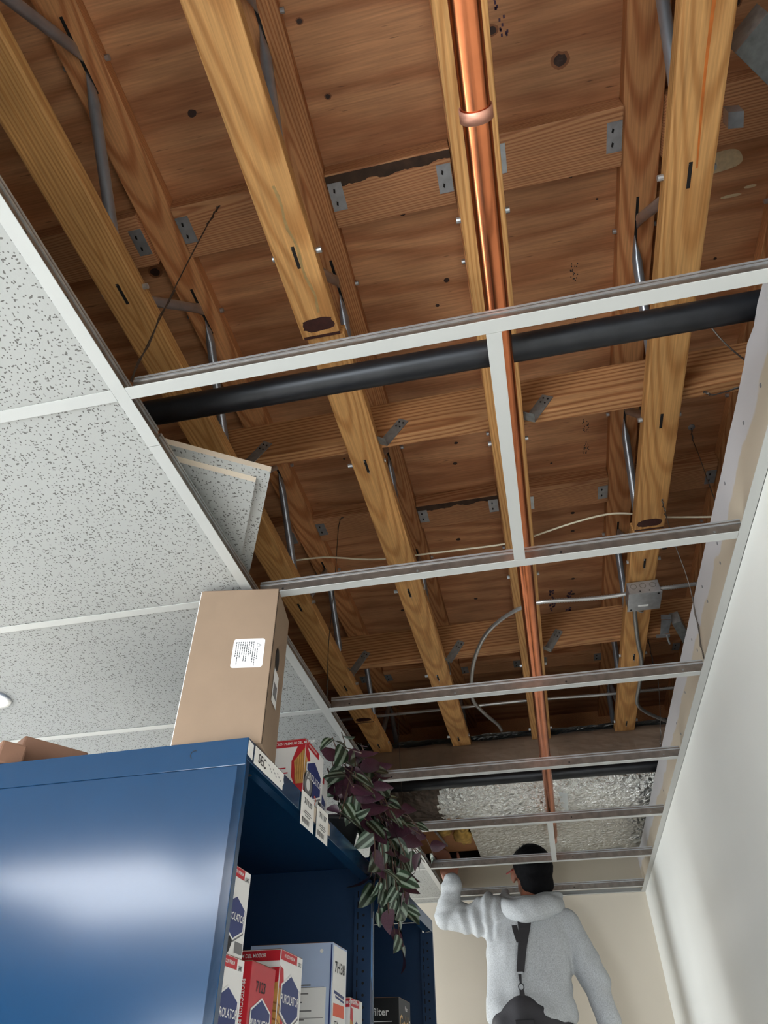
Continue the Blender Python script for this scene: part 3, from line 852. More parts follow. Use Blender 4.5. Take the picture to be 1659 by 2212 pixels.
# small downlight in the tiles
dl = thing('downlight', (-.912, .93, -.004), 'small round recessed downlight in the tiled ceiling at the left edge', 'lamp')
m_ = MB(); n = 28; vs = []; fs = []
for (r, z) in ((.060, .0018), (.058, -.004), (.046, -.004), (.040, .0012)):
    for k in range(n):
        a = 2 * math.pi * k / n; vs.append((-.912 + r * math.cos(a), .93 + r * math.sin(a), z))
for i in range(3):
    for k in range(n): fs.append((i * n + k, i * n + (k + 1) % n, (i + 1) * n + (k + 1) % n, (i + 1) * n + k))
m_.add(vs, fs).build('trim_ring', M_GALV, dl, smooth=True)
MB().tube([(-.912, .93, .0019), (-.912, .93, -.0005)], .041, 24).build('lens', M_SPOT, dl)

# loose tile parked on top of the grid
lt = thing('ceiling_tile_loose', (0, .45, .05), 'loose white ceiling tile with a stepped edge, lying askew on top of the main runner', 'ceiling tile')
lt.name = 'loose_ceiling_tile'; WL[lt.name] = lt.location.copy()
def loose(a, b, z0):   # tile frame: corner (0.150,0.288), u along right edge away, v to the left
    u = Vector((-.462, .887, 0)); v = Vector((-.845, -.535, 0)).normalized()
    return Vector((.150, .288, 0)) + u * a + v * b + Vector((0, 0, z0 + .035 * b))
def lslab(a0, a1, b0, b1, z0, z1, nm, mi_side):
    P = [loose(a0, b0, z0), loose(a1, b0, z0), loose(a1, b1, z0), loose(a0, b1, z0), loose(a0, b0, z1), loose(a1, b0, z1), loose(a1, b1, z1), loose(a0, b1, z1)]
    m = MB(); m.add(P, [(0, 1, 2, 3)], 0); m.add(P, [(4, 7, 6, 5), (0, 4, 5, 1), (1, 5, 6, 2), (2, 6, 7, 3), (3, 7, 4, 0)], 1)
    return m.build(nm, [M_TILE, M_TILEEDGE], lt)
lslab(.026, .574, .026, .56, .052, .066, 'face_panel', 1)
lslab(0, .6, 0, .58, .066, .080, 'back_panel', 1)

# ------------------------------------------------------------------ pipes
cp = thing('copper_pipe', (.625, .6, .15), 'long shiny copper pipe hung under the third joist', 'pipe')
MB().tube([(.627, -2.0 + .25 * i, .175 + .0) for i in range(22)], .0208, 24).build('tube', M_COPPER, cp, smooth=True)
MB().tube([(.627, 3.25, .175), (.627, 3.27, .175), (.627, 3.42, .19)], [.0208, .016, .016], 18).build('tube', M_COPPER2, cp, smooth=True)
for y in (-.235, 2.18):
    m_ = MB(); n = 26; vs = []; fs = []
    for i, (r, dy) in enumerate(((.0222, -.0085), (.0240, -.0085), (.0240, .0085), (.0222, .0085))):
        for k in range(n):
            a = 2 * math.pi * k / n; vs.append((.627 + r * math.cos(a), y + dy, .175 + r * math.sin(a)))
    for i in range(4):
        for k in range(n): fs.append((i * n + k, i * n + (k + 1) % n, ((i + 1) % 4) * n + (k + 1) % n, ((i + 1) % 4) * n + k))
    m_.add(vs, fs).build('pipe_clamp', M_COPPER2, cp, smooth=True)
    MB().tube([(.627, y, .198), (.627, y, .452)], .0045, 8).build('hanger_rod', M_COPPER2, cp)
bp1 = thing('black_pipe', (.5, .225, .20), 'black iron pipe crossing just behind the nearest ceiling tee', 'pipe', 'black iron pipes')
MB().tube([(-.9 + .2 * i, .226, .237) for i in range(15)], .0275, 24).build('tube', M_BLACK, bp1, smooth=True)
bp2 = thing('black_pipe', (.5, 2.55, .20), 'black iron pipe at the foot of the brown-papered duct at the far end', 'pipe', 'black iron pipes')
MB().tube([(-.9 + .2 * i, 2.552, .237) for i in range(15)], .0275, 20).build('tube', M_BLACK, bp2, smooth=True)

# ------------------------------------------------------------------ electrical
jb = thing('junction_box', (1.02, 1.475, .398), 'square galvanised junction box fixed under a joist', 'junction box')
bx = MB().box((.969, 1.424, .402), (1.071, 1.526, .449)).build('body', M_GALV, jb, bevel=.003)
MB().box((.966, 1.421, .399), (1.074, 1.529, .402)).build('cover_plate', M_GALV, jb, bevel=.0008)
for x in (.988, 1.018, 1.050):
    m_ = MB(); n = 18; vs = []; fs = []
    for r in (.0085, .0105):
        for k in range(n):
            a = 2 * math.pi * k / n; vs.append((x + r * math.cos(a), 1.4235, .430 + r * math.sin(a)))
    for k in range(n): fs.append((k, (k + 1) % n, n + (k + 1) % n, n + k))
    m_.add(vs, fs).build('knockout', M_GALVD, bx)
for x in (1.005, 1.035):
    MB().tube([(x, 1.4232, .410), (x, 1.4245, .410)], .0022, 8).build('screw_hole', M_HOLE, bx)
for x, y in ((.978, 1.518), (1.062, 1.431)):
    MB().tube([(x, y, .3975), (x, y, .399)], .0035, 10).build('screw', M_HOLE, jb)
MB().box((1.000, 1.494, .3982), (1.034, 1.503, .399)).build('sticker', M_PAPER, jb)
def ribbed(path, r, name, mat, label, cat, group=None):
    P = smooth_path(path, 10); L_ = [0]
    for i in range(1, len(P)): L_.append(L_[-1] + (P[i] - P[i - 1]).length)
    step = .0042; n = int(L_[-1] / step); Q = []; R = []; i = 0
    for k in range(n + 1):
        s = k * step
        while i < len(P) - 2 and L_[i + 1] < s: i += 1
        t = (s - L_[i]) / max(1e-6, L_[i + 1] - L_[i])
        Q.append(P[i].lerp(P[i + 1], min(1, t))); R.append(r * (1.12 if k % 2 else .86))
    return tag(MB().tube(Q, R, 8).build(name, mat, smooth=True), label, cat, group)
ribbed([(0.449, 2.66, 0.500), (0.439, 2.539, 0.480), (0.398, 2.346, 0.450), (0.363, 2.174, 0.438), (0.374, 2.011, 0.436), (0.408, 1.820, 0.436), (0.464, 1.653, 0.436), (0.524, 1.551, 0.432), (0.594, 1.482, 0.430), (0.660, 1.452, 0.430), (0.730, 1.448, 0.427), (0.822, 1.455, 0.425), (0.899, 1.458, 0.425), (0.966, 1.455, 0.425)],
       .0072, 'armoured_cable', M_ARMOR, 'armoured cable sweeping in an S from the duct across to the junction box', 'cable', 'armoured cables')
ribbed([(1.072, 1.445, .425), (1.124, 1.446, .425), (1.203, 1.468, .44), (1.5, 1.50, .46)], .0072, 'armoured_cable', M_ARMOR, 'short armoured cable leaving the right side of the junction box over the wall', 'cable', 'armoured cables')
ribbed([(0.998, 1.53, .425), (1.004, 1.60, .437), (1.011, 1.676, .438), (1.029, 1.832, .438), (1.049, 1.965, .438), (1.054, 2.166, .438), (1.053, 2.343, .436), (1.098, 2.460, .44), (1.202, 2.606, .45)], .0072, 'armoured_cable', M_ARMOR, 'armoured cable running from the far side of the junction box along the joist', 'cable', 'armoured cables')
ribbed([(-.9, 2.60, .60), (-0.286, 2.586, .60), (0.048, 2.579, .60), (0.280, 2.572, .598), (0.505, 2.571, .60), (0.726, 2.575, .60), (1.007, 2.589, .60), (1.6, 2.585, .60)], .0075, 'armoured_cable', M_ARMOR, 'long straight armoured cable strung across the joists near the duct', 'cable', 'armoured cables')
tag(MB().tube(smooth_path([(-0.195, 1.25, 0.60), (-0.048, 1.255, 0.600), (0.085, 1.269, 0.580), (0.171, 1.258, 0.560), (0.289, 1.236, 0.540), (0.448, 1.226, 0.530), (0.579, 1.214, 0.520), (0.663, 1.198, 0.520), (0.799, 1.168, 0.530), (0.902, 1.159, 0.540), (0.977, 1.178, 0.550), (1.109, 1.226, 0.550), (1.4, 1.25, 0.52)]), .0032, 8).build('cable', M_CABLE, smooth=True),
    'thin white cable strung loosely across the joists above the second tee', 'cable')
MB().tube(smooth_path([(1.01, 1.585, .434), (1.028, 1.592, .43), (1.034, 1.60, .448)]), .0022, 6).build('clip', M_GALV, jb)
def wire(path, label, twist=True, r=.0013):
    P = smooth_path(path, 8); m = MB()
    m.tube(P, r, 6)
    if twist:
        Q = []
        k0 = 10
        for i, p in enumerate(P[:k0]):
            a = i * 1.9; Q.append(p + Vector((math.cos(a), math.sin(a), 0)) * .0032)
        m.tube(Q, r, 6)
        Q = []
        for i, p in enumerate(P[-8:]):
            a = i * 1.9; Q.append(p + Vector((math.cos(a), math.sin(a), 0)) * .003)
        m.tube(Q, r, 6)
    return tag(m.build('hanger_wire', M_WIRE), label, 'wire', 'ceiling hanger wires')
wire([(0.018, .062, .786), (0.012, .055, .70), (0.006, .03, .40), (0.004, 0.004, .040)], 'twisted hanger wire slanting from the nearest blocking to the main runner')
wire([(0.012, 1.266, .786), (-0.004, 1.27, .75), (-0.006, 1.262, .5), (-0.010, 1.245, .25), (-0.004, 1.233, .12), (0, 1.225, .040)], 'twisted hanger wire dropping to the main runner at the third tee')
wire([(1.255, 1.126, .838), (1.252, 1.150, .80), (1.240, 1.124, .70), (1.173, .961, .45), (1.111, .807, .25), (1.085, .75, .19)], 'hanger wire from an eye screw in the deck, right of the junction-box joist')
wire([(1.051, 1.010, .45), (1.049, 1.017, .40), (1.046, 1.02, .30), (1.062, 1.08, .18), (1.073, 1.22, .042)], 'bent hanger wire under the edge of the junction-box joist')
wire([(1.066, .355, .452), (1.111, .411, .38), (1.175, .47, .34)], 'straight dark wire right of the junction-box joist, behind the near black pipe', False, .0018)
wire([(1.134, .652, .4875), (1.146, .654, .475), (1.165, .649, .468), (1.26, .62, .46)], 'kinked wire stapled under the nearer bracing board by the right wall', True, .0018)
wire([(1.123, 2.098, .60), (1.118, 2.112, .50), (1.127, 2.15, .45), (1.10, 2.16, .30), (1.073, 2.2, .18)], 'dark hanger wire beside the small steel bracket')
wire([(-.03, 2.49, .60), (-.02, 2.47, .30), (-.001, 2.445, .042)], 'thin hanger wire by the plant at the fifth tee', False)
MB_eye = MB().tube([(1.255, 1.126, .8375), (1.255, 1.126, .834)], .011, 14)
tag(MB_eye.build('eye_screw_plate', M_GALV), 'small round eye screw plate on the deck near the right wall', 'screw')
# steel stud, its bracket and the dark stud at the top right
st = thing('steel_stud', (1.19, 1.85, .41), 'short grey steel stud ending beside a bent clip near the right wall', 'metal stud')
a = Vector((1.142, 1.716, .44)); d = Vector((.115, .30, -.04)); w = Vector((.030, -.012, .0)); t_ = Vector((.0, .004, .046))
MB().obox(a, d, w, t_).build('body', M_GALVD, st)
br = thing('metal_bracket', (1.12, 1.73, .42), 'bent shiny galvanised clip hanging at the end of the steel stud', 'bracket')
MB().obox((1.099, 1.652, .446), (.036, .008, 0), (0.002, .026, -.004), (0, .001, .0015)).build('upper_tab', M_GALV, br)
MB().add([(1.101, 1.679, .441), (1.137, 1.687, .441), (1.134, 1.775, .437), (1.102, 1.770, .432)], [(0, 1, 2, 3), (3, 2, 1, 0)]).build('twist', M_GALV, br)
MB().obox((1.088, 1.770, .433), (.050, .006, 0), (.004, .030, .004), (0, 0, .0015)).build('lower_tab', M_GALV, br)
MB().tube([(1.128, 1.785, .436), (1.132, 1.80, .405)], .0035, 8).build('screw', M_GALVD, br)
st2 = thing('dark_steel_stud', (1.22, -.05, .5), 'dark steel channel entering at the top right behind a joist', 'metal stud')
MB().obox((1.095, -.115, .50), (.30, .30, .0), (.045, -.050, 0), (0, 0, .055)).build('body', M_GALVD, st2)
MB().obox((1.10, -.015, .505), (.028, .004, 0), (.004, .030, 0), (0, 0, .03)).build('clip', M_GALV, st2)

# ------------------------------------------------------------------ wrapped duct at the far end
du = thing('wrapped_duct', (.4, 3.1, .21), 'foil and brown-paper wrapped air duct crossing above the far end of the grid', 'duct')
def sheet(prof, x0, x1, nx, amp, seed, name, mats, mfun=None):
    """profile in (y,z) swept along x with crumples"""
    P = [Vector((0, y, z)) for y, z in prof]
    Q = smooth_path(P, 8); vs = []; fs = []; mi = []
    nrm = []
    for i in range(len(Q)):
        d = Q[min(i + 1, len(Q) - 1)] - Q[max(i - 1, 0)]; nrm.append(Vector((0, -d.z, d.y)).normalized() * -1)
    ny = len(Q)
    for i in range(nx + 1):
        x = x0 + (x1 - x0) * i / nx
        for k in range(ny):
            p = Vector((x, Q[k].y, Q[k].z))
            q = p * 7 + Vector((seed, seed * 2, 0))
            n1 = mnoise.noise(q); n2 = 1 - abs(mnoise.noise(q * 2.6)) * 2; n3 = 1 - abs(mnoise.noise(q * 6.1)) * 2
            vs.append(p + nrm[k] * amp * (n1 * .9 + n2 * .45 + n3 * .22))
    m = MB()
    for i in range(nx):
        for k in range(ny - 1):
            a_ = i * ny + k
            m_i = mfun(x0 + (x1 - x0) * (i + .5) / nx, Q[k].y, Q[k].z) if mfun else 0
            fs.append((a_, a_ + 1, a_ + ny + 1, a_ + ny)); mi.append(m_i)
    m.v = [tuple(p) for p in vs]; m.f = [list(q) for q in fs]; m.mi = mi
    return m.build(name, mats, du, smooth=False)
sheet([(2.80, .49), (2.73, .485), (2.69, .46), (2.68, .42), (2.68, .37), (2.685, .335), (2.70, .315)], -.9, 1.35, 90, .006, 3.0, 'kraft_facing', M_KRAFT)
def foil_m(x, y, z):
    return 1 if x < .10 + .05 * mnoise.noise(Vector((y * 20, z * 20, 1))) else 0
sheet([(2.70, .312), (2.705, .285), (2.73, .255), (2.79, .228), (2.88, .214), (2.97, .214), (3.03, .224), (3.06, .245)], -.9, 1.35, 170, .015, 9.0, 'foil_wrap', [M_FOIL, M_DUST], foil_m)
sheet([(3.06, .250), (3.10, .242), (3.20, .234), (3.32, .228), (3.44, .224), (3.56, .224), (3.66, .224), (3.84, .224)], .20, 1.35, 130, .007, 21.0, 'foil_panel', M_FOIL2)
sheet([(2.68, .50), (2.74, .515), (2.9, .52), (3.1, .52)], -.9, 1.35, 80, .010, 31.0, 'foil_top', M_FOIL)
MB().box((-.9, 3.05, .30), (1.35, 3.84, .50)).build('body', M_GALVD, du)
m_ = MB()
prof = [(2.703, .30), (2.708, .280), (2.732, .248), (2.79, .219), (2.88, .204), (2.97, .204), (3.03, .216)]
vs = []; fs = []
for y, z in prof: vs += [(.675, y, z), (.712, y, z)]
for i in range(len(prof) - 1): fs.append((2 * i, 2 * i + 2, 2 * i + 3, 2 * i + 1))
m_.add(vs, fs).build('tape_band', M_TAPE, du)
ib = thing('insulation', (.05, 3.3, .2), 'torn yellow glass-wool insulation hanging in the dark gap left of the foil duct', 'insulation')
for i, (x, y, z, rx, ry, rz) in enumerate(((.15, 3.36, .235, .05, .13, .035), (.05, 3.30, .255, .04, .10, .03), (.165, 3.22, .245, .03, .08, .03))):
    bm = bmesh.new(); bmesh.ops.create_icosphere(bm, subdivisions=3, radius=1)
    vs = []
    for v in bm.verts:
        j = 1 + .35 * mnoise.noise(v.co * 2.2 + Vector((i * 5, 0, 0)))
        vs.append((x + v.co.x * rx * j, y + v.co.y * ry * j, z + v.co.z * rz * j))
    m_ = MB(); m_.add(vs, [tuple(q.index for q in fc.verts) for fc in bm.faces]); bm.free()
    m_.build('tuft', M_INSUL, ib, smooth=True)
MB().box((-.35, 3.06, .262), (.195, 3.78, .30)).build('backing_board', M_BLOCK, du)
tag(MB().tube([(.03, 3.15, .20), (.035, 3.55, .235)], .006, 8).build('steel_rod', M_STEEL), 'thin grey rod in the dark gap beside the insulation', 'rod')

# ------------------------------------------------------------------ blue shelving (front faces +X, turned a little)
TH = math.radians(1.4)
SA = Vector((math.cos(TH), -math.sin(TH), 0)); SB = Vector((math.sin(TH), math.cos(TH), 0))
SO = Vector((.069, .535, 0))
def S(a, b, z): return SO + SA * a + SB * b + Vector((0, 0, z))
def sbox(m, a0, a1, b0, b1, z0, z1, mi=0):
    return m.obox(S(a0, b0, z0), SA * (a1 - a0), SB * (b1 - b0), (0, 0, z1 - z0), mi)
def shelf_unit(b0, b1, zt, label, deep, near_solid):
    t = thing('steel_shelving', S(-deep / 2, (b0 + b1) / 2, -H), label, 'shelving', 'blue steel shelving units')
    zf = -H
    top = MB(); sbox(top, -deep, -.002, b0 + .002, b1 - .002, zt - .004, zt - .001)
    tp = top.build('top_shelf', M_BLUE, t)
    # rims: front, near end
    r = MB(); sbox(r, -.012, 0, b0, b1, zt - .040, zt); sbox(r, -.030, -.012, b0, b1, zt - .040, zt - .036)
    r.build('front_rim', M_BLUE, tp, bevel=.0012)
    r = MB(); sbox(r, -deep, 0, b0 - .003, b0 - .0002, zt - .050, zt)
    r.build('end_rim', M_BLUE, tp, bevel=.0008)
    # near and far side panels, front posts
    sd = MB(); sbox(sd, -deep, -.001, b0, b0 + .002, zf, zt - .050); sd.build('side_panel', M_BLUE, t)
    sd = MB(); sbox(sd, -deep, -.040, b1 - .003, b1 - .001, zf, zt - .005); sd.build('side_panel', M_BLUE_SHADE, t)
    ps = MB(); sbox(ps, -.018, 0, b0, b0 + .016, zf, zt - .040); ps.build('post', M_BLUE, t, bevel=.001)
    # far post: flange facing the near end, punched with slots and holes
    ps = MB(); sbox(ps, -.046, 0, b1 - .016, b1 - .013, zf, zt - .040); sbox(ps, -.003, 0, b1 - .013, b1, zf, zt - .040)
    po = ps.build('post', M_BLUE_SHADE, t)
    z = zt - .075
    hm = MB(); hs = MB()
    while z > -1.2:
        hm_ = MB(); c = S(-.020, b1 - .0162, z); 
        hm_.tube([c, c - SB * .0003], .0033, 10); hm_.build('hole', M_HOLE, po)
        h2 = MB(); sbox(h2, -.0375, -.0345, b1 - .0164, b1 - .016, z - .008, z + .008); h2.build('slot', M_HOLE, po)
        z -= .0254
    bk = MB(); sbox(bk, -deep, -deep + .002, b0, b1, zf, zt - .004); bk.build('back_panel', M_BLUE_SHADE, t)
    for zs in (-.90, -1.35, -1.8, -2.3):
        sh = MB(); sbox(sh, -deep + .003, -.004, b0 + .018, b1 - .018, zs - .03, zs); sh.build('shelf', M_BLUE_SHADE, t)
    return t, tp
u1, top1 = shelf_unit(0, .915, -.368, 'nearer blue steel shelving unit, its end panel facing the camera', .62, True)
u2, top2 = shelf_unit(.920, 1.83, -.346, 'farther blue steel shelving unit, half hidden by the hanging plant', .62, False)
# rivet hole and worn corner on the near end rim
for (x_, z_) in ((-.105, -.391),):
    m_ = MB(); n = 14; vs = []; fs = []
    for k in range(n):
        a = math.radians(60 + 180 * k / (n - 1))
        for r in (.0068, .0082): vs.append(S(x_ + r * math.cos(a), -.0034, z_ + r * math.sin(a)))
    for k in range(n - 1): fs.append((2 * k, 2 * k + 1, 2 * k + 3, 2 * k + 2))
    m_.add(vs, fs).build('knockout', M_HOLE, top1)
m_ = MB(); n = 10; vs = []; fs = []
for k in range(n):
    a = math.radians(-75 + 150 * k / (n - 1))
    for r in (.0085, .0105): vs.append(S(.0004, 1.83 - .03 + r * math.cos(a) * .7, -.366 + 1.5 * r * math.sin(a)))
for k in range(n - 1): fs.append((2 * k, 2 * k + 1, 2 * k + 3, 2 * k + 2))
m_.add(vs, fs).build('knockout', M_HOLE, top2)
m_ = MB(); c = S(-.050, .0, 0)
m_.tube([S(-.016, .05, -.4185), S(-.016, .05, -.4175)], .006, 12).build('bolt_hole', M_HOLE, top1)
# tape on the front post
tp_ = MB(); tp_.slab([S(.0004, .9035, -.50), S(.0004, .914, -.50), S(.0004, .915, -.57), S(.0004, .917, -.66), S(.0004, .912, -.645), S(.0004, .9035, -.63)], SA, .0006)
tag(tp_.build('tape_strip', M_BTAPE), 'light blue tape strip hanging on the shelving post below the plant', 'tape')

UP = Vector((0, 0, 1))
# labels on the front rim
lb = tag(MB().slab([S(.0004, -.001, -.372), S(.0004, .022, -.374), S(.0004, .022, -.402), S(.0004, -.001, -.399)], SA, .0004).build('shelf_label', M_PAPER), 'worn cream label at the near corner of the shelf rim', 'label')
pts = [S(.0004, .030, -.371), S(.0004, .185, -.370), S(.0004, .184, -.381), S(.0004, .188, -.388), S(.0004, .182, -.394), S(.0004, .183, -.403), S(.0004, .030, -.404)]
lb = tag(MB().slab(pts, SA, .0004).build('shelf_label', M_PAPER), 'torn white paper label reading SEC on the shelf rim', 'label')
text_mesh('lettering', 'SEC', .025, M_INKB, S(.0010, .068, -.388), SB, UP, lb, sx=.95)
for i in range(9):
    m_ = MB(); b = .10 + i * .008
    m_.slab([S(.0009, b, -.380 - .004 * (i % 3)), S(.0009, b + .005, -.381 - .004 * (i % 3)), S(.0009, b + .005, -.3835 - .004 * (i % 3)), S(.0009, b, -.382 - .004 * (i % 3))], SA, .0001)
    m_.build('pencil_mark', M_GREYP, lb)
def price_tag(b0, b1, z0, z1, txt, label):
    o = tag(MB().slab([S(.002, b0, z1), S(.002, b1, z1 + .001), S(.003, b1, z0 + .001), S(.003, b0, z0)], SA, .0005).build('price_tag', M_PAPER), label, 'price tag', 'white price tags on the shelf rim')
    bc = (b0 + b1) / 2
    text_mesh('lettering', txt, .0165, M_INKB, S(.0036, bc, z1 - .018), SB, UP, o, sx=1.25)
    for zz, wd in ((.036, .020), (.040, .026), (.045, .016)):
        mm = MB(); mm.slab([S(.0037, bc - wd, z1 - zz), S(.0037, bc + wd, z1 - zz), S(.0037, bc + wd, z1 - zz - .0018), S(.0037, bc - wd, z1 - zz - .0018)], SA, .0001); mm.build('print_line', M_GREYP, o)
    for i in range(12):
        bb = b0 + .010 + i * .004
        mm = MB(); mm.slab([S(.0037, bb, z0 + .018), S(.0037, bb + .0012 + .0012 * (i % 3 == 0), z0 + .018), S(.0037, bb + .0012 + .0012 * (i % 3 == 0), z0 + .007), S(.0037, bb, z0 + .007)], SA, .0001); mm.build('barcode_bar', M_INKB, o)
    return o
price_tag(.292, .378, -.434, -.364, '71120', 'white price tag reading 71120, the nearer one on the shelf rim')
price_tag(.398, .482, -.432, -.362, '71117', 'white price tag reading 71117, closest to the hanging plant')
tag(MB().slab([S(.0006, .378, -.372), S(.0006, .398, -.371), S(.0006, .397, -.405), S(.0006, .380, -.402)], SA, .0005).build('tape_scrap', M_TILEEDGE), 'crumpled clear tape scrap between the two price tags', 'tape')
tag(MB().slab([S(.0006, .486, -.375), S(.0006, .505, -.378), S(.0006, .505, -.402), S(.0006, .486, -.404)], SA, .0005).build('tape_scrap', M_TILEEDGE), 'old label remnant right of the second price tag', 'tape')

# ------------------------------------------------------------------ filter boxes
HEX = [(-.5, -.26), (0, -.5), (.5, -.26), (.5, .26), (0, .5), (-.5, .26)]
def face(o, u, v):
    u, v = Vector(u).normalized(), Vector(v).normalized(); n = u.cross(v)
    def at(x, y, off=.0006): return Vector(o) + u * x + v * y + n * off
    return at, u, v, n
def decal(at, n, pts, mat, name, parent, off=.0006):
    m = MB(); m.poly([at(x, y, off) for x, y in pts]); return m.build(name, mat, parent)
def rect(x0, y0, x1, y1): return [(x0, y0), (x1, y0), (x1, y1), (x0, y1)]
def hexlogo(fr, cx, cy, w, h, par, navy=None):
    at, u, v, n = fr
    decal(at, n, [(cx + x * w * 1.14, cy + y * h * 1.14 - h * .03) for x, y in HEX], M_GREYP, 'logo_shadow', par, .0006)
    decal(at, n, [(cx + x * w * 1.10, cy + y * h * 1.10) for x, y in HEX], M_WHITE, 'logo_border', par, .0008)
    decal(at, n, [(cx + x * w, cy + y * h) for x, y in HEX], M_NAVY, 'logo_field', par, .0010)
    text_mesh('lettering', 'PUROLATOR', w * .215, M_WHITE, at(cx, cy, .0011), u, v, par, sx=.86)
def filter_print(fr, cx, w, h, par, flip=1):
    """red flame with a tan pleated cartridge and a grey coil"""
    at, u, v, n = fr
    fl = [(-.30, .92), (.10, .98), (.42, .86), (.50, .55), (.44, .20), (.40, .02), (-.20, .02), (-.34, .30), (-.42, .66)]
    decal(at, n, [(cx + flip * x * w, y * h) for x, y in fl], M_RED, 'print_flame', par, .0004)
    pl = [(-.26, .80), (.22, .86), (.36, .62), (.32, .34), (.0, .26), (-.24, .40)]
    decal(at, n, [(cx + flip * x * w, y * h) for x, y in pl], M_PLEAT, 'print_cartridge', par, .0005)
    for i in range(6):
        x = -.18 + i * .085
        decal(at, n, [(cx + flip * x * w, .80 * h), (cx + flip * (x + .02) * w, .80 * h), (cx + flip * (x + .06) * w, .36 * h), (cx + flip * (x + .04) * w, .36 * h)], M_PLEAT2, 'print_pleat', par, .00055)
    for r, m in ((.24, M_INKB), (.19, M_GREYP), (.10, M_INKB)):
        decal(at, n, [(cx + flip * (.06 * w) + r * w * math.cos(2 * math.pi * k / 18), .20 * h + r * w * 1.05 * math.sin(2 * math.pi * k / 18)) for k in range(18)], m, 'print_coil', par, .0006 + .0001 * (.24 - r) * 10)
def carton_box(name, a1, b0, b1, z0, z1, dep, label, mat, cat='box', group='boxed filters on the blue shelving', bevel=.0006, open_top=True):
    t = thing(name, S(a1 - dep / 2, (b0 + b1) / 2, z0), label, cat, group)
    m = MB(); sbox(m, a1 - dep, a1, b0, b1, z0, z1); o = m.build('carton', mat, t, bevel=bevel)
    tf = MB(); sbox(tf, a1 - dep + .001, a1 - .001, b0 + .001, b1 - .001, z1, z1 + .0012); tf.build('top_flap', M_CARDD, t)
    front = face(S(a1, b0, z0), SB, UP); side = face(S(a1 - dep, b0, z0), SA, UP)
    return t, o, front, side, (b1 - b0), (z1 - z0), dep
ST = -.90
def puro(a1, b0, b1, z0, z1, dep, label, side_style, num='', red=False):
    t, o, fr, sd, w, h, d = carton_box('filter_box', a1, b0, b1, z0, z1, dep, label, M_RED2 if red else M_WHITE)
    at, u, v, n = fr
    top = h
    if not red:
        decal(at, n, rect(0.001, top - .016, w * .72, top - .001), M_RED, 'print_band', o)
        text_mesh('lettering', 'PROTECCION PREMIUM', .0075, M_WHITE, at(w * .36, top - .0085, .0008), u, v, o, sx=.7)
        text_mesh('lettering', num, .010, M_INKB, at(w * .84, top - .013, .0008), u, v, o, sx=.6)
    hexlogo(fr, w * .5, top - h * 0 - .075 if not red else top - .085, w * .74, w * .62, o)
    at2, u2_, v2, n2 = sd
    if side_style == 'band':
        decal(at2, n2, rect(.001, top - .018, d - .001, top - .001), M_RED, 'print_band', o)
        text_mesh('lettering', 'PROTECCION PREMIUM DEL MOTOR', .0088, M_WHITE, at2(d * .62, top - .0095, .0008), u2_, v2, o, sx=.85)
    elif side_style == 'vertical':
        decal(at2, n2, rect(d - .024, .001, d - .001, top - .001), M_RED, 'print_band', o)
        text_mesh('lettering', 'PROTECCION PREMIUM DEL MOTOR', .0105, M_WHITE, at2(d - .013, top - .095, .0008), -v2, u2_, o, sx=.8)
    return t, o, fr, sd, w, h, d
# stacked white one behind the near post, the row below, the pair on top
t, o, fr, sd, w, h, d = puro(-.020, .024, .122, -.700, -.570, .13, 'narrow white filter box stacked highest, half hidden behind the near shelving post', 'none', 'L24457')
at, u, v, n = fr
decal(at, n, [(w * .2 + .03 * math.cos(2 * math.pi * k / 16), .03 + .034 * math.sin(2 * math.pi * k / 16)) for k in range(16)], M_INKB, 'print_coil', o)
decal(at, n, rect(w * .62, .006, w * .95, .022), M_GREYP, 'barcode', o)
t, o, fr, sd, w, h, d = puro(-.016, .018, .126, ST, -.701, .15, 'white filter box at the near end of the shelf row', 'none', '24487')
at, u, v, n = fr
decal(at, n, rect(w * .2, h - .165, w * .6, h - .145), M_GREYP, 'barcode', o)
t, o, fr, sd, w, h, d = puro(-.012, .150, .262, ST, -.697, .15, 'red filter box marked 7123 on the shelf', 'vertical', '', True)
text_mesh('lettering', '7123', .022, M_INKB, fr[0](w * .42, h - .034, .0008), fr[1], fr[2], o, sx=1.0)
t, o, fr, sd, w, h, d = puro(-.014, .288, .412, ST, -.660, .24, 'large white filter box with red top band and pleated filter picture, behind the red box', 'band', 'L25012')
at2, u2_, v2, n2 = sd
fl = [(d - .090, h - .052), (d - .050, h - .030), (d - .001, h - .028), (d - .001, .0), (d - .078, .0), (d - .060, h - .09)]
decal(at2, n2, fl, M_RED, 'print_flame', o, .0005)
decal(at2, n2, [(d - .060, h - .07), (d - .001, h - .05), (d - .001, .0), (d - .060, 0)], M_PLEAT, 'print_cartridge', o, .0006)
at, u, v, n = fr
decal(at, n, [(.0005, h - .026), (.018, h - .03), (.030, h - .07), (.034, h - .13), (.0005, h - .13)], M_RED, 'print_flame', o, .0005)
decal(at, n, [(.0005, h - .06), (.018, h - .062), (.022, h - .16), (.0005, h - .16)], M_PLEAT, 'print_cartridge', o, .00055)
for i in range(9):
    z_ = h - .07 - i * .012
    decal(at2, n2, [(d - .055, z_), (d - .001, z_ - .012), (d - .001, z_ - .015), (d - .055, z_ - .003)], M_PLEAT2, 'print_pleat', o, .0007)
    decal(at, n, [(.0005, z_ - .012), (.020, z_ - .020), (.020, z_ - .023), (.0005, z_ - .015)], M_PLEAT2, 'print_pleat', o, .0006)
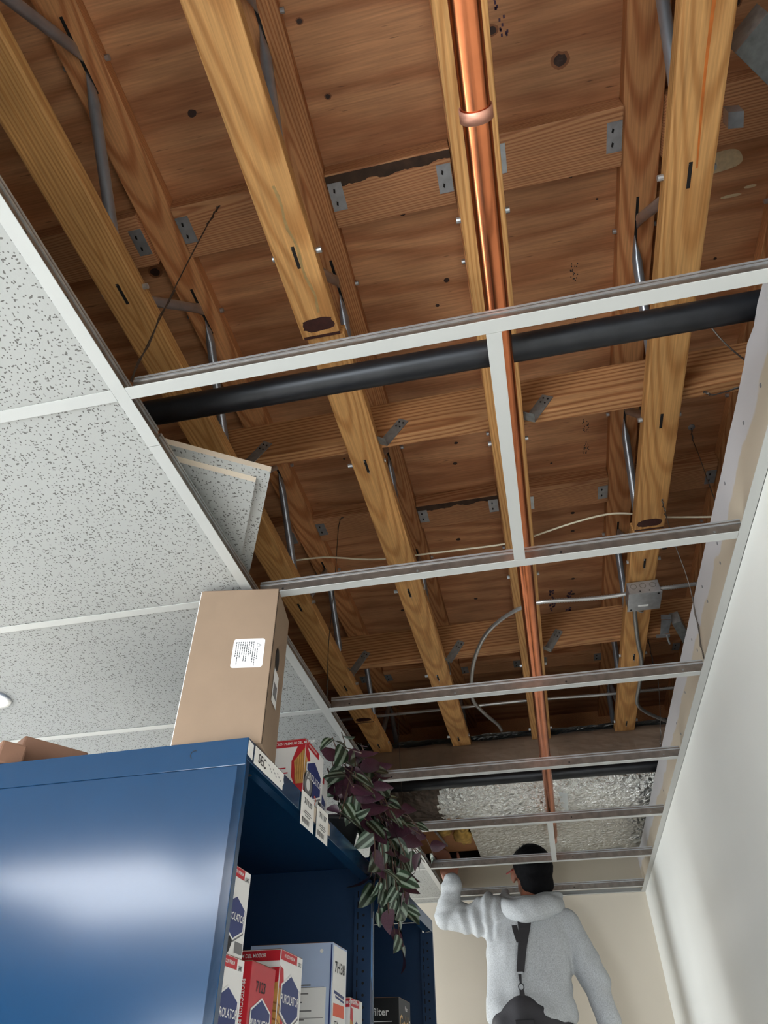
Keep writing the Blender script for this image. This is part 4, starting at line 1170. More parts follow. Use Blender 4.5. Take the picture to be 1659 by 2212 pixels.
for r, m in ((.034, M_INKB), (.027, M_GREYP), (.014, M_WHITE)):
    decal(at, n, [(.048 + r * math.cos(2 * math.pi * k / 18), h - .165 + r * 1.1 * math.sin(2 * math.pi * k / 18)) for k in range(18)], m, 'print_coil', o, .0012 + .0002 * (.034 - r) * 50)
# pale blue box with instructions
t, o, fr, sd, w, h, d = carton_box('filter_box', -.014, .612, .728, ST, -.600, .20, 'tall pale blue filter box with columns of small print', M_LBLUE)
at2, u2_, v2, n2 = sd
decal(at2, n2, rect(.005, .002, d - .012, h - .085), M_WHITE, 'print_panel', o)
decal(at2, n2, rect(d - .004, .001, d - .0005, h - .004), M_NAVY, 'print_edge', o)
for i in range(16):
    z_ = h - .035 - i * .0155; wd = (.05 if i < 3 else .075) + .012 * math.sin(i * 2.3)
    decal(at2, n2, rect(.070, z_, .070 + wd, z_ + (.0042 if i < 3 else .0026)), M_INKB if i < 3 else M_GREYP, 'print_line', o, .0008)
for z_ in (.085, .140, .195, .245):
    decal(at2, n2, rect(.012, h - z_, d - .016, h - z_ + .001), M_GREYP, 'print_rule', o, .0008)
MB().tube([at2(d - .026, h - .016, .0004), at2(d - .026, h - .016, .001)], .004, 12).build('sticker_dot', M_WHITE, o)
at, u, v, n = fr
decal(at, n, rect(.006, .001, w - .004, h - .004), M_WHITE, 'print_panel', o, .0005)
text_mesh('lettering', '7H38', .030, M_INKB, at(w * .5, h - .045, .0009), u, v, o, sx=1.2)
decal(at, n, [(w * .15, h - .088), (w * .85, h - .094), (w * .85, h - .100), (w * .15, h - .094)], M_NAVY, 'print_wave', o, .0009)
decal(at, n, [(w * .25, h - .097), (w * .85, h - .103), (w * .85, h - .107), (w * .25, h - .101)], M_NAVY, 'print_wave', o, .0009)
decal(at, n, rect(w * .14, h - .135, w * .86, h - .112), M_ORANGE, 'print_block', o, .0009)
text_mesh('lettering', 'ST4', .018, M_INKB, at(w * .34, h - .150, .0009), u, v, o)
decal(at, n, [(w * .5 + .034 * math.cos(2 * math.pi * k / 20), h - .205 + .036 * math.sin(2 * math.pi * k / 20)) for k in range(20)], M_GREYP, 'print_oval', o, .0008)
decal(at, n, [(w * .5 + .030 * math.cos(2 * math.pi * k / 20), h - .205 + .032 * math.sin(2 * math.pi * k / 20)) for k in range(20)], M_WHITE, 'print_oval', o, .0009)
decal(at, n, rect(w * .5 - .022, h - .215, w * .5 + .022, h - .190), M_GOLD, 'print_block', o, .0011)
t, o, fr, sd, w, h, d = puro(-.012, .760, .868, ST, -.690, .12, 'small white and red filter box at the far end of the nearer shelf', 'band', '')
at, u, v, n = fr
decal(at, n, [(.0005, h - .016), (.020, h - .02), (.028, h - .06), (.032, h - .1), (.0005, h - .1)], M_RED, 'print_flame', o, .0005)
decal(at, n, [(.0005, h - .04), (.020, h - .045), (.020, h - .13), (.0005, h - .13)], M_PLEAT, 'print_cartridge', o, .00055)
# black box with gold print in the farther unit
t, o, fr, sd, w, h, d = carton_box('filter_box', -.010, 1.27, 1.43, ST, -.640, .18, 'black filter box with gold lettering in the farther shelving unit', M_BOXBLK)
at, u, v, n = fr
text_mesh('lettering', 'Gold', .056, M_GOLD, at(w * .40, h - .062, .0009), u, v, o, sx=1.05)
text_mesh('lettering', 'Filter', .016, M_WHITE, at(w * .6, h - .022, .0009), u, v, o)
for r, m in ((.036, M_WHITE), (.033, M_BOXBLK), (.028, M_GREYP), (.022, M_BOXBLK)):
    decal(at, n, [(w * .88 + r * .6 * math.cos(2 * math.pi * k / 20), h - .10 + r * 1.5 * math.sin(2 * math.pi * k / 20)) for k in range(20)], m, 'print_ring', o, .0012 + (.036 - r) * .03)
at2, u2_, v2, n2 = sd
text_mesh('lettering', 'filter', .026, M_WHITE, at2(d - .055, h - .035, .0009), u2_, v2, o)
decal(at2, n2, rect(d - .08, h - .058, d - .02, h - .056), M_WHITE, 'print_rule', o, .0009)
decal(at2, n2, [(d - .045 + .045 * math.cos(math.pi * k / 14), h - .125 + .05 * math.sin(math.pi * k / 14)) for k in range(15)], M_LBLUE, 'print_shape', o, .0009)
# pair on top of the shelving
ZT = -.3675
t, o, fr, sd, w, h, d = puro(-.012, .335, .470, ZT, -.232, .105, 'white filter box with a pleated filter picture standing on top of the shelving', 'band', '')
at, u, v, n = fr; at2, u2_, v2, n2 = sd
decal(at2, n2, [(d - .032, h * .62), (d - .020, h * .86), (d - .0005, h * .92), (d - .0005, h * .10), (d - .012, h * .06), (d - .030, h * .36)], M_RED, 'print_flame', o, .0005)
decal(at2, n2, [(d - .026, h * .62), (d - .0005, h * .84), (d - .0005, h * .24), (d - .018, h * .24)], M_PLEAT, 'print_cartridge', o, .0006)
for i in range(5):
    x = d - .024 + i * .005
    decal(at2, n2, [(x, h * (.62 + .045 * i)), (x + .0012, h * (.63 + .045 * i)), (x + .003, h * .30), (x + .0018, h * .30)], M_PLEAT2, 'print_pleat', o, .0007)
decal(at, n, [(.0005, h * .92), (.030, h * .82), (.048, h * .5), (.050, h * .1), (.0005, h * .08)], M_RED, 'print_flame', o, .0005)
decal(at, n, [(.0005, h * .74), (.020, h * .66), (.026, h * .28), (.0005, h * .24)], M_PLEAT, 'print_cartridge', o, .00055)
for r, m in ((.032, M_INKB), (.026, M_GREYP), (.013, M_WHITE)):
    decal(at, n, [(.030 + r * math.cos(2 * math.pi * k / 18), h * .28 + r * 1.0 * math.sin(2 * math.pi * k / 18)) for k in range(18)], m, 'print_coil', o, .0012 + .01 * (.034 - r))
for i in range(4):
    decal(at2, n2, rect(.012, h * .50 - i * .011, d - .045 + .006 * (i % 2), h * .50 - i * .011 + .003), M_RED, 'print_line', o, .0006)
text_mesh('lettering', '2', .034, M_ORANGE, at(w * .62, h * .12, .0009), u, v, o)
decal(at, n, rect(w * .80, h * .08, w * .95, h * .2), M_INKB, 'barcode', o, .0009)
t, o, fr, sd, w, h, d = puro(-.040, .486, .596, ZT, -.243, .10, 'second white filter box on top of the shelving, next to the plant', 'none', '')
at, u, v, n = fr
for r, m in ((.034, M_RED), (.028, M_INKB), (.022, M_WHITE)):
    decal(at, n, [(.020 + r * math.cos(math.pi * k / 14 - math.pi / 2), h * .32 + r * 1.3 * math.sin(math.pi * k / 14 - math.pi / 2)) for k in range(15)], m, 'print_coil', o, .0006 + .01 * (.036 - r))
decal(at, n, rect(w * .6, h * .16, w * .9, h * .28), M_INKB, 'barcode', o, .0009)

# ------------------------------------------------------------------ cardboard cartons on top
ang = math.radians(9)
CU = Vector((math.cos(ang), math.sin(ang), 0)); CV = Vector((-math.sin(ang), math.cos(ang), 0))
c0 = Vector((-.089, .537, -.3672)); cw, cd, chh = .172, .140, .350
ct = thing('cardboard_carton', c0 + CU * cw / 2 + CV * cd / 2, 'tall plain cardboard carton with a white warning label, standing on the shelving corner', 'carton')
body = MB().obox(c0, CU * cw, CV * cd, (0, 0, chh)).build('box', M_CARD, ct, bevel=.0015)
MB().obox(c0 + CU * .004 + Vector((0, 0, chh)) + CV * .003, CU * (cw - .006), CV * (cd - .006), (0, 0, .002)).build('top_flap', M_CARDD, ct)
MB().obox(c0 + CU * (cw - .0002) + CV * .004, CU * .0008, CV * .0012, (0, 0, chh)).build('edge_crease', M_HOLE, ct)
MB().obox(c0 - CU * .0014 + CV * .002, CU * .0014, CV * .003, (0, 0, chh)).build('flap_edge', M_PAPER, ct)
fr = face(c0, CU, UP); at, u, v, n = fr
lx0, lz0, lw, lh = .090, .158, .066, .067
pts = []
for cx, cz, a0 in ((lx0 + lw - .006, lz0 + lh - .006, 0), (lx0 + .006, lz0 + lh - .006, 90), (lx0 + .006, lz0 + .006, 180), (lx0 + lw - .006, lz0 + .006, 270)):
    for k in range(5):
        a = math.radians(a0 + 22.5 * k); pts.append((cx + .006 * math.cos(a), cz + .006 * math.sin(a)))
lab = decal(at, n, pts, M_WHITE, 'warning_label', body, .0006)
decal(at, n, [(lx0 + lw - .006, lz0 + lh - .016), (lx0 + lw - .016, lz0 + lh - .010), (lx0 + lw - .016, lz0 + lh - .022)], M_GREYP, 'warning_triangle', body, .0008)
decal(at, n, [(lx0 + lw - .008, lz0 + lh - .016), (lx0 + lw - .015, lz0 + lh - .012), (lx0 + lw - .015, lz0 + lh - .020)], M_WHITE, 'warning_triangle', body, .0009)
for i in range(11):
    x = lx0 + .006 + i * .0045; top_ = lz0 + lh - (.007 if i < 9 else .024); ln = (.036 + .012 * math.sin(i * 1.7))
    m_ = MB(); y = top_; 
    while y > top_ - ln:
        sgl = random.uniform(.003, .007); m_.poly([at(x, y, .0008), at(x, y - sgl, .0008), at(x + .0016, y - sgl, .0008), at(x + .0016, y, .0008)]); y -= sgl + .0012
    m_.build('print_line', M_INKB, body)
fs_ = face(c0 + CU * cw, CV, UP); at, u, v, n = fs_
decal(at, n, [(cd * .40 + .018 * math.cos(2 * math.pi * k / 16), .205 + .026 * math.sin(2 * math.pi * k / 16)) for k in range(16)], M_HOLE, 'hand_hole', body, .0012)
decal(at, n, rect(cd * .28, .105, cd * .62, .178), M_WHITE, 'shipping_label', body, .0012)
decal(at, n, rect(cd * .33, .12, cd * .57, .15), M_GREYP, 'print_block', body, .0014)
b0_ = Vector((-.432, .575, -.3672)); a_ = math.radians(35)
DU = Vector((-math.cos(a_), math.sin(a_), 0)); DV = Vector((-math.sin(a_), -math.cos(a_), 0))
bb = thing('brown_carton', b0_ + DU * .1, 'low brown cardboard carton lying on the shelving at the left edge', 'carton')
MB().obox(b0_ - DV * .0, DU * .26, DV * .05, (0, 0, .045)).build('flap', M_CARDD, bb, bevel=.004)
MB().obox(b0_ + DU * .045, DU * .26, -DV * .14, (0, 0, .082)).build('box', M_CARDD, bb, bevel=.004)

# ------------------------------------------------------------------ trailing plant
pl = thing('potted_plant', S(-.05, .80, -.3675), 'trailing purple and silver striped vine spilling over the top of the shelving', 'plant')
m_ = MB(); n = 20; vs = []; fs = []; pc = S(-.075, .80, 0)
prf = ((.045, -.367), (.062, -.29), (.066, -.29), (.066, -.280), (.058, -.280), (.055, -.292))
for r, z in prf:
    for k in range(n):
        a = 2 * math.pi * k / n; vs.append((pc.x + r * math.cos(a), pc.y + r * math.sin(a), z))
for i in range(len(prf) - 1):
    for k in range(n): fs.append((i * n + k, i * n + (k + 1) % n, (i + 1) * n + (k + 1) % n, (i + 1) * n + k))
fs.append(tuple(range(n - 1, -1, -1)))
m_.add(vs, fs).build('pot', M_POT, pl, smooth=True)
MB().tube([(pc.x, pc.y, -.294), (pc.x, pc.y, -.290)], .056, 18).build('soil', M_SOIL, pl)
def leaf_mesh(name, bend, fold):
    L_, W_ = 1.0, .36
    nl, nw = 9, 4; vs = []
    for layer in (0, 1):
        for i in range(nl):
            t = i / (nl - 1)
            w = W_ * (math.sin(math.pi * min(1, t ** .72)) ** .8) * (1 - .25 * t) + .004
            for k in range(-nw // 2, nw // 2 + 1):
                s = k / (nw / 2)
                z = -bend * t * t + fold * abs(s) * w - layer * .012
                vs.append((s * w, t * L_, z))
    row = nw + 1; fs = []; mi = []
    off = nl * row
    for i in range(nl - 1):
        for k in range(nw):
            a = i * row + k
            fs.append((a, a + 1, a + row + 1, a + row)); mi.append(0)
            fs.append((off + a, off + a + row, off + a + row + 1, off + a + 1)); mi.append(1)
    me = bpy.data.meshes.new(name); me.from_pydata(vs, [], fs)
    me.materials.append(M_LEAF); me.materials.append(M_LEAFB)
    me.polygons.foreach_set('material_index', mi); me.polygons.foreach_set('use_smooth', [True] * len(fs))
    me.update(); return me
LEAVES = [leaf_mesh('leaf', .12, .18), leaf_mesh('leaf', .26, .12), leaf_mesh('leaf', .40, .28)]
rl = random.Random(11)
def add_leaf(p, d, nrm, size):
    """p base, d direction of the tip, nrm the upper side"""
    d = Vector(d).normalized(); x = d.cross(Vector(nrm)).normalized(); z = x.cross(d).normalized()
    o = bpy.data.objects.new('leaf', rl.choice(LEAVES)); COL.objects.link(o)
    m = Matrix((x, d, z)).transposed().to_4x4()
    o.parent = pl
    m = m @ Matrix.Diagonal((size, size, size, 1))
    m.translation = Vector(p) + Vector((0, 0, H)) - WL[pl.name]
    o.matrix_basis = m
stems = MB()
def stem(path, r=.0016):
    stems.tube(smooth_path(path, 5), r, 5)
def trail(path, nleaf, size, spread=.7, upn=.4, flip=.45):
    P = smooth_path(path, 8)
    stem(path)
    for i in range(nleaf):
        t = (i + .6) / nleaf * (len(P) - 1); k = min(int(t), len(P) - 2)
        p = P[k].lerp(P[k + 1], t - k); tan = (P[k + 1] - P[k]).normalized()
        sidev = tan.cross(Vector((0, 0, 1)));
        if sidev.length < .2: sidev = Vector((0, 1, 0))
        sidev.normalize(); sg = 1 if i % 2 else -1
        d = tan * rl.uniform(.2, .7) + sidev * sg * spread * rl.uniform(.6, 1.3) + Vector((rl.uniform(-.4, .6), rl.uniform(-.5, .5), rl.uniform(-.7, .3)))
        nrm = Vector((.55 + rl.uniform(-.4, .5), -.35 + rl.uniform(-.5, .4), upn + rl.uniform(-.4, .5)))
        if rl.random() < flip: nrm = -nrm + Vector((0, 0, .3))
        add_leaf(p, d, nrm, size * rl.uniform(.7, 1.2))
root = S(-.06, .80, -.285)
# mound: vines arching out of the pot towards the front edge
for i in range(46):
    b_end = rl.uniform(.48, 1.34); a_end = rl.uniform(.0, .10); zr = rl.uniform(-.22, -.13)
    ze = rl.uniform(-.36, -.19) if b_end < .60 or b_end > 1.2 else rl.uniform(-.345, -.16)
    mid = S(-.02 + rl.uniform(-.03, .04), .80 + (b_end - .80) * .5, max(zr, ze + .03))
    trail([root, mid, S(a_end, b_end, ze)], 5, .066)
# hanging curtain in front of the rim between the two units
for i in range(15):
    b = rl.uniform(.70, 1.08); a = rl.uniform(.025, .075); zl = rl.uniform(-.56, -.42) if .80 < b < 1.05 else rl.uniform(-.46, -.38)
    trail([S(-.02, b - .02, -.27), S(a * .8, b, -.31), S(a, b + rl.uniform(-.02, .02), (zl - .33) / 2), S(a + rl.uniform(-.01, .02), b + rl.uniform(-.03, .03), zl)], 6, .064, .6, .25, .22)
# sprigs standing up at the near end and one reaching right
trail([root, S(-.01, .60, -.20), S(.0, .50, -.17), S(.01, .465, -.185)], 4, .06)
trail([root, S(.0, .62, -.17), S(.01, .54, -.135)], 3, .055)
trail([root, S(.02, .72, -.15), S(.03, .66, -.12)], 3, .055)
trail([root, S(.05, 1.06, -.19), S(.08, 1.30, -.19), S(.085, 1.46, -.225)], 7, .06)
trail([S(.03, 1.0, -.33), S(.06, .96, -.45), S(.065, .95, -.52), S(.07, .955, -.57)], 6, .07, .5, .25, .3)
stems.build('vine_stems', M_STEM, pl)

# ------------------------------------------------------------------ the person on a ladder at the far end
person = thing('person', (.43, 3.22, -1.72), 'person seen from behind in grey hooded sweatshirt and dark braces, reaching into the grid', 'person')
def capsule_pts(bm, a, b, ra, rb, seg=14, rings=6):
    a, b = Vector(a), Vector(b); d = (b - a); L_ = d.length; d.normalize()
    up = Vector((0, 0, 1)) if abs(d.z) < .9 else Vector((1, 0, 0)); x = d.cross(up).normalized(); y = x.cross(d)
    prof = []
    for i in range(rings + 1):
        t = -math.pi / 2 + math.pi / 2 * i / rings; prof.append((ra * math.sin(t), ra * math.cos(t)))
    for i in range(rings + 1):
        t = math.pi / 2 * i / rings; prof.append((L_ + rb * math.sin(t), rb * math.cos(t)))
    ringv = []
    for s, r in prof:
        ringv.append([bm.verts.new(a + d * s + (x * math.cos(2 * math.pi * k / seg) + y * math.sin(2 * math.pi * k / seg)) * max(r, 1e-4)) for k in range(seg)])
    for i in range(len(ringv) - 1):
        for k in range(seg):
            bm.faces.new((ringv[i][k], ringv[i][(k + 1) % seg], ringv[i + 1][(k + 1) % seg], ringv[i + 1][k]))
    bm.faces.new(list(reversed(ringv[0]))); bm.faces.new(ringv[-1])
def ellipsoid(bm, c, r, rot=None, sub=3):
    g = bmesh.ops.create_icosphere(bm, subdivisions=sub, radius=1)
    M = Matrix.Translation(c) @ (rot.to_4x4() if rot else Matrix()) @ Matrix.Diagonal((r[0], r[1], r[2], 1))
    bmesh.ops.transform(bm, matrix=M, verts=g['verts'])
def loft(bm, rings, seg=28, pw=2.4):
    """rings: (cx, cy, z, rx, ry)"""
    rv = []
    for cx, cy, z, rx, ry in rings:
        row = []
        for k in range(seg):
            a = 2 * math.pi * k / seg; c, s = math.cos(a), math.sin(a)
            row.append(bm.verts.new((cx + rx * abs(c) ** (2 / pw) * (1 if c > 0 else -1), cy + ry * abs(s) ** (2 / pw) * (1 if s > 0 else -1), z)))
        rv.append(row)
    for i in range(len(rv) - 1):
        for k in range(seg): bm.faces.new((rv[i][k], rv[i][(k + 1) % seg], rv[i + 1][(k + 1) % seg], rv[i + 1][k]))
    bm.faces.new(list(reversed(rv[0]))); bm.faces.new(rv[-1])
def skin(bm, name, mat, parent, voxel, iters=4, fn=None):
    bmesh.ops.recalc_face_normals(bm, faces=bm.faces)
    me = bpy.data.meshes.new('tmp'); bm.to_mesh(me); bm.free()
    o = bpy.data.objects.new('tmp', me); COL.objects.link(o)
    r = o.modifiers.new('r', 'REMESH'); r.mode = 'VOXEL'; r.voxel_size = voxel; r.adaptivity = 0
    s = o.modifiers.new('s', 'SMOOTH'); s.iterations = iters; s.factor = .5
    me2 = evaluated_mesh(o)
    bpy.data.objects.remove(o); bpy.data.meshes.remove(me)
    vs = [v.co.copy() for v in me2.vertices]; ns = [v.normal.copy() for v in me2.vertices]
    if fn: vs = [v + nrm * fn(v) for v, nrm in zip(vs, ns)]
    mb = MB(); mb.add(vs, [tuple(p.vertices) for p in me2.polygons]); bpy.data.meshes.remove(me2)
    return mb.build(name, mat, parent, smooth=True)
PY = 3.22
# joints (x, y, z) in grid coordinates
shL, elL, wrL = Vector((.265, PY, -.165)), Vector((.055, PY + .02, -.170)), Vector((.088, PY - .015, -.015))
shR, elR, wrR = Vector((.610, PY + .01, -.235)), Vector((.715, PY + .01, -.470)), Vector((.745, PY - .02, -.70))
hd = Vector((.490, PY + .02, -.002))
hrot = Matrix.Rotation(math.radians(28), 3, 'Z')      # face turned towards the raised hand
# body: head, neck, forearms and hands in one surface
bm = bmesh.new()
ellipsoid(bm, hd + Vector((0, 0, .015)), (.084, .098, .098), hrot)
fwd = hrot @ Vector((0, 1, 0)); sid = hrot @ Vector((-1, 0, 0))
ellipsoid(bm, hd + fwd * .030 + Vector((0, 0, -.055)), (.060, .068, .062), hrot)            # jaw
ellipsoid(bm, hd + fwd * .098 + Vector((0, 0, -.012)), (.012, .018, .022), hrot)            # nose
ellipsoid(bm, hd + fwd * .088 + Vector((0, 0, -.055)), (.024, .010, .009), hrot)            # mouth
for s_ in (-1, 1):
    ellipsoid(bm, hd + sid * s_ * .090 + fwd * .022 + Vector((0, 0, -.010)), (.012, .022, .036), hrot)   # ears
    ellipsoid(bm, hd + sid * s_ * .032 + fwd * .080 + Vector((0, 0, .014)), (.014, .012, .008), hrot)    # eyelids
capsule_pts(bm, hd + Vector((0, -.02, -.06)), Vector((.470, PY - .01, -.19)), .054, .062)
capsule_pts(bm, Vector((.47, PY, -.20)), Vector((.43, PY, -.55)), .10, .11)
capsule_pts(bm, Vector((.47, PY, -.20)), shL, .06, .045); capsule_pts(bm, Vector((.47, PY, -.20)), shR, .06, .045)
capsule_pts(bm, shL, elL, .045, .038); capsule_pts(bm, elL, wrL, .038, .026)
capsule_pts(bm, shR, elR, .045, .038); capsule_pts(bm, elR, wrR, .038, .027)
def hand(bm, w, d, across, palm_n, curl, side):
    """palm and five fingers; d points along the fingers, across towards the thumb side"""
    d = Vector(d).normalized(); across = Vector(across).normalized(); palm_n = Vector(palm_n).normalized()
    for k in range(5): capsule_pts(bm, w + across * (-.028 + .014 * k), w + d * .085 + across * (-.030 + .015 * k), .014, .011, 10, 3)
    for k, L_ in enumerate((.058, .072, .078, .070)):
        p = w + d * .088 + across * (-.030 + .020 * k)
        dd = d.copy(); rr = .0092
        for sg in range(3):
            q = p + dd * (L_ * (.45, .32, .25)[sg]); capsule_pts(bm, p, q, rr, rr * .93, 10, 3); p = q; rr *= .93
            dd = (dd + palm_n * curl).normalized()
    p = w + d * .022 + across * .034; dd = (d * .55 + across * .75 + palm_n * .25).normalized()
    for sg in range(3):
        q = p + dd * (.036, .030, .024)[sg]; capsule_pts(bm, p, q, .0115 - .001 * sg, .0105 - .001 * sg, 10, 3); p = q
        dd = (dd + d * .35 + palm_n * .2).normalized()
hand(bm, wrL, (-.30, -.10, 1), (.95, .0, .25), (-.9, -.2, -.3), .55, 1)
hand(bm, wrR, (.02, -.05, -1), (-.2, 1, 0), (-1, -.2, 0), .30, -1)
skin(bm, 'body', M_SKIN, person, .0065, 3)
# eyes behind the lids, glasses
gl = MB()
for s_ in (-1, 1):
    e0 = hd + sid * s_ * .098 + fwd * .01 + Vector((0, 0, .010)); e1 = hd + sid * s_ * .086 + fwd * .104 + Vector((0, 0, .016))
    gl.tube([e0, e1], .0042, 8)
    c = hd + sid * s_ * .036 + fwd * .104 + Vector((0, 0, .010))
    ring = [c + sid * .028 * math.cos(2 * math.pi * k / 16) + Vector((0, 0, .020)) * math.sin(2 * math.pi * k / 16) for k in range(17)]
    gl.tube(ring, .0022, 6)
gl.tube([hd + sid * .010 + fwd * .106 + Vector((0, 0, .016)), hd - sid * .010 + fwd * .106 + Vector((0, 0, .016))], .0022, 6)
gl.build('glasses', plain('red_black_glasses', (150, 36, 40), .3), person)
# hair
bm = bmesh.new()
ellipsoid(bm, hd + fwd * -.028 + Vector((0, 0, .028)), (.100, .096, .102), hrot)
ellipsoid(bm, hd + fwd * .012 + Vector((0, 0, .062)), (.082, .090, .066), hrot)
ellipsoid(bm, hd + fwd * -.040 + Vector((0.004, 0, -.045)), (.084, .072, .082), hrot)
capsule_pts(bm, hd + fwd * -.045 + Vector((0, 0, -.05)), hd + fwd * -.052 - sid * .008 + Vector((0, 0, -.125)), .060, .036)
rh = random.Random(3)
def cut(v): return -.0
hair = skin(bm, 'hair', M_HAIR, person, .007, 3, lambda v: .0025 * mnoise.noise(v * 60))
sp = MB()
for i in range(150):
    a = rh.uniform(0, 2 * math.pi); rr = rh.uniform(0, .070)
    p = hd + Vector((rr * math.cos(a), rr * math.sin(a), .028 + .096 * math.sqrt(max(0, 1 - (rr / .093) ** 2)) - .004))
    d = Vector((math.cos(a) * rr * 5 + rh.uniform(-.25, .25), math.sin(a) * rr * 5 + rh.uniform(-.25, .25), 1)).normalized()
    sp.tube([p, p + d * rh.uniform(.010, .022)], [.0026, .0004], 5)
sp.build('hair_spikes', M_HAIR, hair)['kind'] = 'stuff'
# sweatshirt
bm = bmesh.new()
loft(bm, [(.412, PY, -.618, .186, .124), (.409, PY, -.590, .203, .140), (.408, PY, -.560, .200, .136), (.414, PY, -.50, .192, .126), (.424, PY, -.40, .196, .126), (.436, PY, -.31, .198, .124), (.446, PY, -.24, .182, .115), (.455, PY, -.19, .145, .098), (.466, PY, -.145, .088, .078)])
capsule_pts(bm, Vector((.345, PY, -.205)), shL, .092, .080, 18, 6)
capsule_pts(bm, shL + Vector((.02, 0, -.03)), elL + Vector((.03, 0, -.012)), .082, .060, 18, 6)
capsule_pts(bm, shL + Vector((-.03, 0, -.035)), Vector((.300, PY, -.32)), .05, .05, 14, 5)
capsule_pts(bm, elL, wrL + Vector((0, 0, -.022)), .062, .045, 18, 6)
capsule_pts(bm, Vector((.53, PY, -.235)), shR, .088, .078, 18, 6)
capsule_pts(bm, shR, elR, .078, .064, 18, 6)
capsule_pts(bm, elR, wrR + Vector((0, 0, .04)), .063, .045, 18, 6)
def folds(v):
    f = 0.0
    # creases ringing the raised upper arm
    t = (shL.x + .06 - v.x) / .26
    if -.1 < t < 1.1 and v.z > -.30:
        w = math.exp(-((t - .40) / .32) ** 2)
        ph = t * 27 + (v.z + .17) * 40 * (.5 - t) + 3.0 * mnoise.noise(v * 6)
        f += .0095 * w * math.sin(ph) * max(.15, .75 + .9 * mnoise.noise(v * 7 + Vector((3, 0, 0))))
    # raised forearm
    if v.x < .16 and v.z > -.17:
        f += .009 * mnoise.noise(Vector((v.x * 14, v.y * 14, v.z * 34)))
    # hanging arm
    if v.x > .60:
        f += .0055 * mnoise.noise(Vector((v.x * 14, v.y * 14, v.z * 26))) + .003 * math.sin(v.z * 70 + v.x * 60) * math.exp(-((v.z + .45) / .10) ** 2)
    # body: soft drape, a bunched hem
    f += .010 * mnoise.noise(Vector((v.x * 9, v.y * 9, v.z * 5))) + .004 * mnoise.noise(Vector((v.x * 24, v.y * 20, v.z * 14)))
    if v.z < -.48: f += .006 * math.sin((v.x - .3) * 40 + v.z * 30) * math.exp(-((v.z + .60) / .09) ** 2)
    d = (v.x - .330) * .8 + (v.z + .30) * .6
    f += .004 * math.sin((v.x - v.z) * 46) * math.exp(-((v.x - .26) / .07) ** 2 - ((v.z + .32) / .12) ** 2)
    return f
# bottom hem rides up in the middle of the back, above the trousers
swt = skin(bm, 'sweatshirt', M_HOOD, person, .0085, 3, folds)
# hood bunched at the nape
bm = bmesh.new()
path = [Vector((.335, PY + .03, -.115)), Vector((.352, PY - .045, -.160)), Vector((.405, PY - .105, -.185)), Vector((.470, PY - .118, -.185)), Vector((.540, PY - .090, -.170)), Vector((.590, PY - .02, -.155)), Vector((.592, PY + .05, -.140))]
rad = [.032, .044, .052, .056, .050, .038, .028]
Q = smooth_path(path, 5)
for i in range(len(Q) - 1):
    t = i / (len(Q) - 1) * (len(rad) - 1); k = min(int(t), len(rad) - 2); r0 = rad[k] + (rad[k + 1] - rad[k]) * (t - k)
    capsule_pts(bm, Q[i], Q[i + 1], r0, r0, 14, 4)
for i in range(len(Q) - 1):
    capsule_pts(bm, Q[i] + Vector((.012, .03, .045)) * 1.0, Q[i + 1] + Vector((.012, .03, .045)), .022, .022, 10, 3)
skin(bm, 'hood', M_HOOD, person, .008, 4, lambda v: .004 * mnoise.noise(v * 14) + .002 * math.sin(v.x * 60 + v.z * 50))
# braces: wide dark webbing down the spine with a slipped side strap, clip and ring
def backy(x, z):      # back surface of the sweatshirt at (x, z)
    best = None
    for q in BV:
        dd = (q.x - x) ** 2 + (q.z - z) ** 2
        if dd < 2.5e-4 and (best is None or q.y < best): best = q.y
    return best if best is not None else PY - .125
BV = [v.co + WL[swt.name] - Vector((0, 0, H)) for v in swt.data.vertices if (v.co.y + WL[swt.name].y) < PY - .03]
def strip(name, ctr, mat, par, off=.004, th=.004):
    m = MB(); vs = []; fs = []
    for (x0, x1, z) in ctr:
        y = min(backy(x0, z), backy(x1, z), backy((x0 + x1) / 2, z)) - off
        vs += [(x0, y, z), (x1, y, z), (x1, y + th, z), (x0, y + th, z)]
    for i in range(len(ctr) - 1):
        a = i * 4
        for k in range(4): fs.append((a + k, a + 4 + k, a + 4 + (k + 1) % 4, a + (k + 1) % 4))
    fs += [(0, 1, 2, 3), tuple(len(vs) - 1 - k for k in range(4))]
    m.add(vs, fs)
    return m.build(name, mat, par)
sus = strip('braces', [(.392, .478, -.195), (.400, .466, -.225), (.402, .456, -.260), (.398, .444, -.295), (.391, .432, -.330), (.383, .421, -.370), (.376, .412, -.405), (.371, .406, -.432)], M_STRAP, person)
strip('loose_strap', [(.372, .395, -.248), (.374, .400, -.268), (.380, .405, -.292), (.386, .408, -.318)], M_STRAP, sus, .006)
strip('strap_end', [(.370, .399, -.430), (.370, .399, -.438)], M_GALV, sus, .007)
strip('clip', [(.378, .392, -.438), (.379, .391, -.455), (.381, .389, -.472)], M_STRAP, sus, .008, .006)
cy_ = backy(.385, -.485) - .008
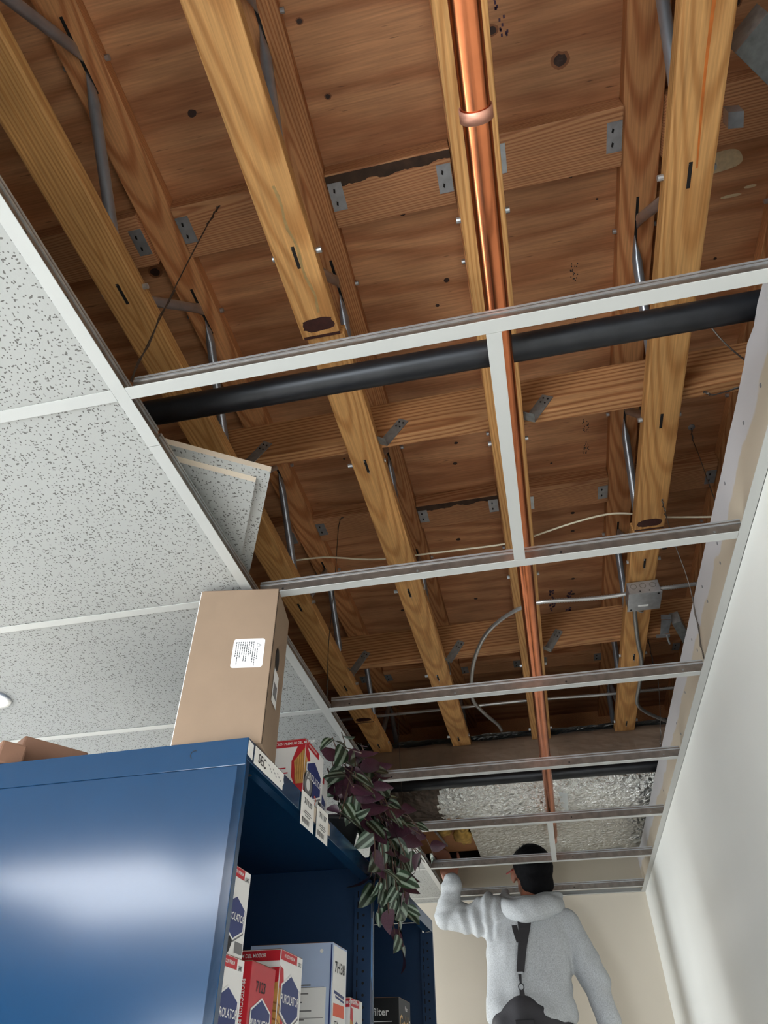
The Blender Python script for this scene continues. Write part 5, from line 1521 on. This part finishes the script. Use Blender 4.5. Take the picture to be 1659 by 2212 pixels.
rg = MB(); rg.tube([(.385 + .012 * math.cos(2 * math.pi * k / 16), cy_, -.486 + .013 * math.sin(2 * math.pi * k / 16)) for k in range(17)], .0024, 6)
rg.build('ring', M_INKB, sus)
strip('lower_tab', [(.376, .396, -.498), (.374, .398, -.535), (.368, .404, -.575), (.362, .410, -.62)], M_STRAP, sus, .010, .006)
# trousers with a raised yoke at the back
bm = bmesh.new()
loft(bm, [(.415, PY, -.84, .165, .120), (.412, PY, -.74, .186, .138), (.410, PY, -.66, .192, .142), (.408, PY - .002, -.585, .170, .122)])
loft(bm, [(.400, PY - .050, -.66, .170, .100), (.398, PY - .056, -.60, .160, .094), (.394, PY - .060, -.560, .125, .088), (.390, PY - .062, -.530, .075, .080), (.388, PY - .064, -.516, .035, .070)])
for s_, x in ((-1, .325), (1, .505)):
    capsule_pts(bm, Vector((x, PY, -.82)), Vector((x, PY + .01, -1.22)), .095, .070, 16, 5)
    capsule_pts(bm, Vector((x, PY + .01, -1.22)), Vector((x, PY, -1.66)), .068, .052, 16, 5)
    capsule_pts(bm, Vector((x, PY - .04, -1.685)), Vector((x, PY + .14, -1.69)), .038, .034, 14, 5)
trs = skin(bm, 'trousers', M_TROUS, person, .0095, 3, lambda v: .004 * mnoise.noise(v * 12) + .003 * math.sin(v.x * 55) * math.exp(-((v.z + .6) / .08) ** 2))
pk = MB().box((.345, PY - .170, -.66), (.425, PY - .150, -.605)); pk.build('patch_pocket', M_STRAP, trs, bevel=.003)
# step ladder under the feet (below the frame)
ld = thing('step_ladder', (.415, 3.25, -H), 'aluminium step ladder carrying the person, below the picture', 'ladder')
for x in (.20, .63):
    MB().obox((x - .015, PY - .36, -H), (.03, 0, 0), (0, .05, 0), (0, .30, .70)).build('rail', M_ALU, ld)
    MB().obox((x - .015, PY + .34, -H), (.03, 0, 0), (0, .04, 0), (0, -.22, .70)).build('rail', M_ALU, ld)
for z, y in ((-2.16, PY - .24), (-1.92, PY - .14)):
    MB().box((.215, y, z - .02), (.615, y + .09, z)).build('step', M_ALU, ld)
MB().box((.19, PY - .12, -1.745), (.645, PY + .22, -1.724)).build('platform', M_ALU, ld)
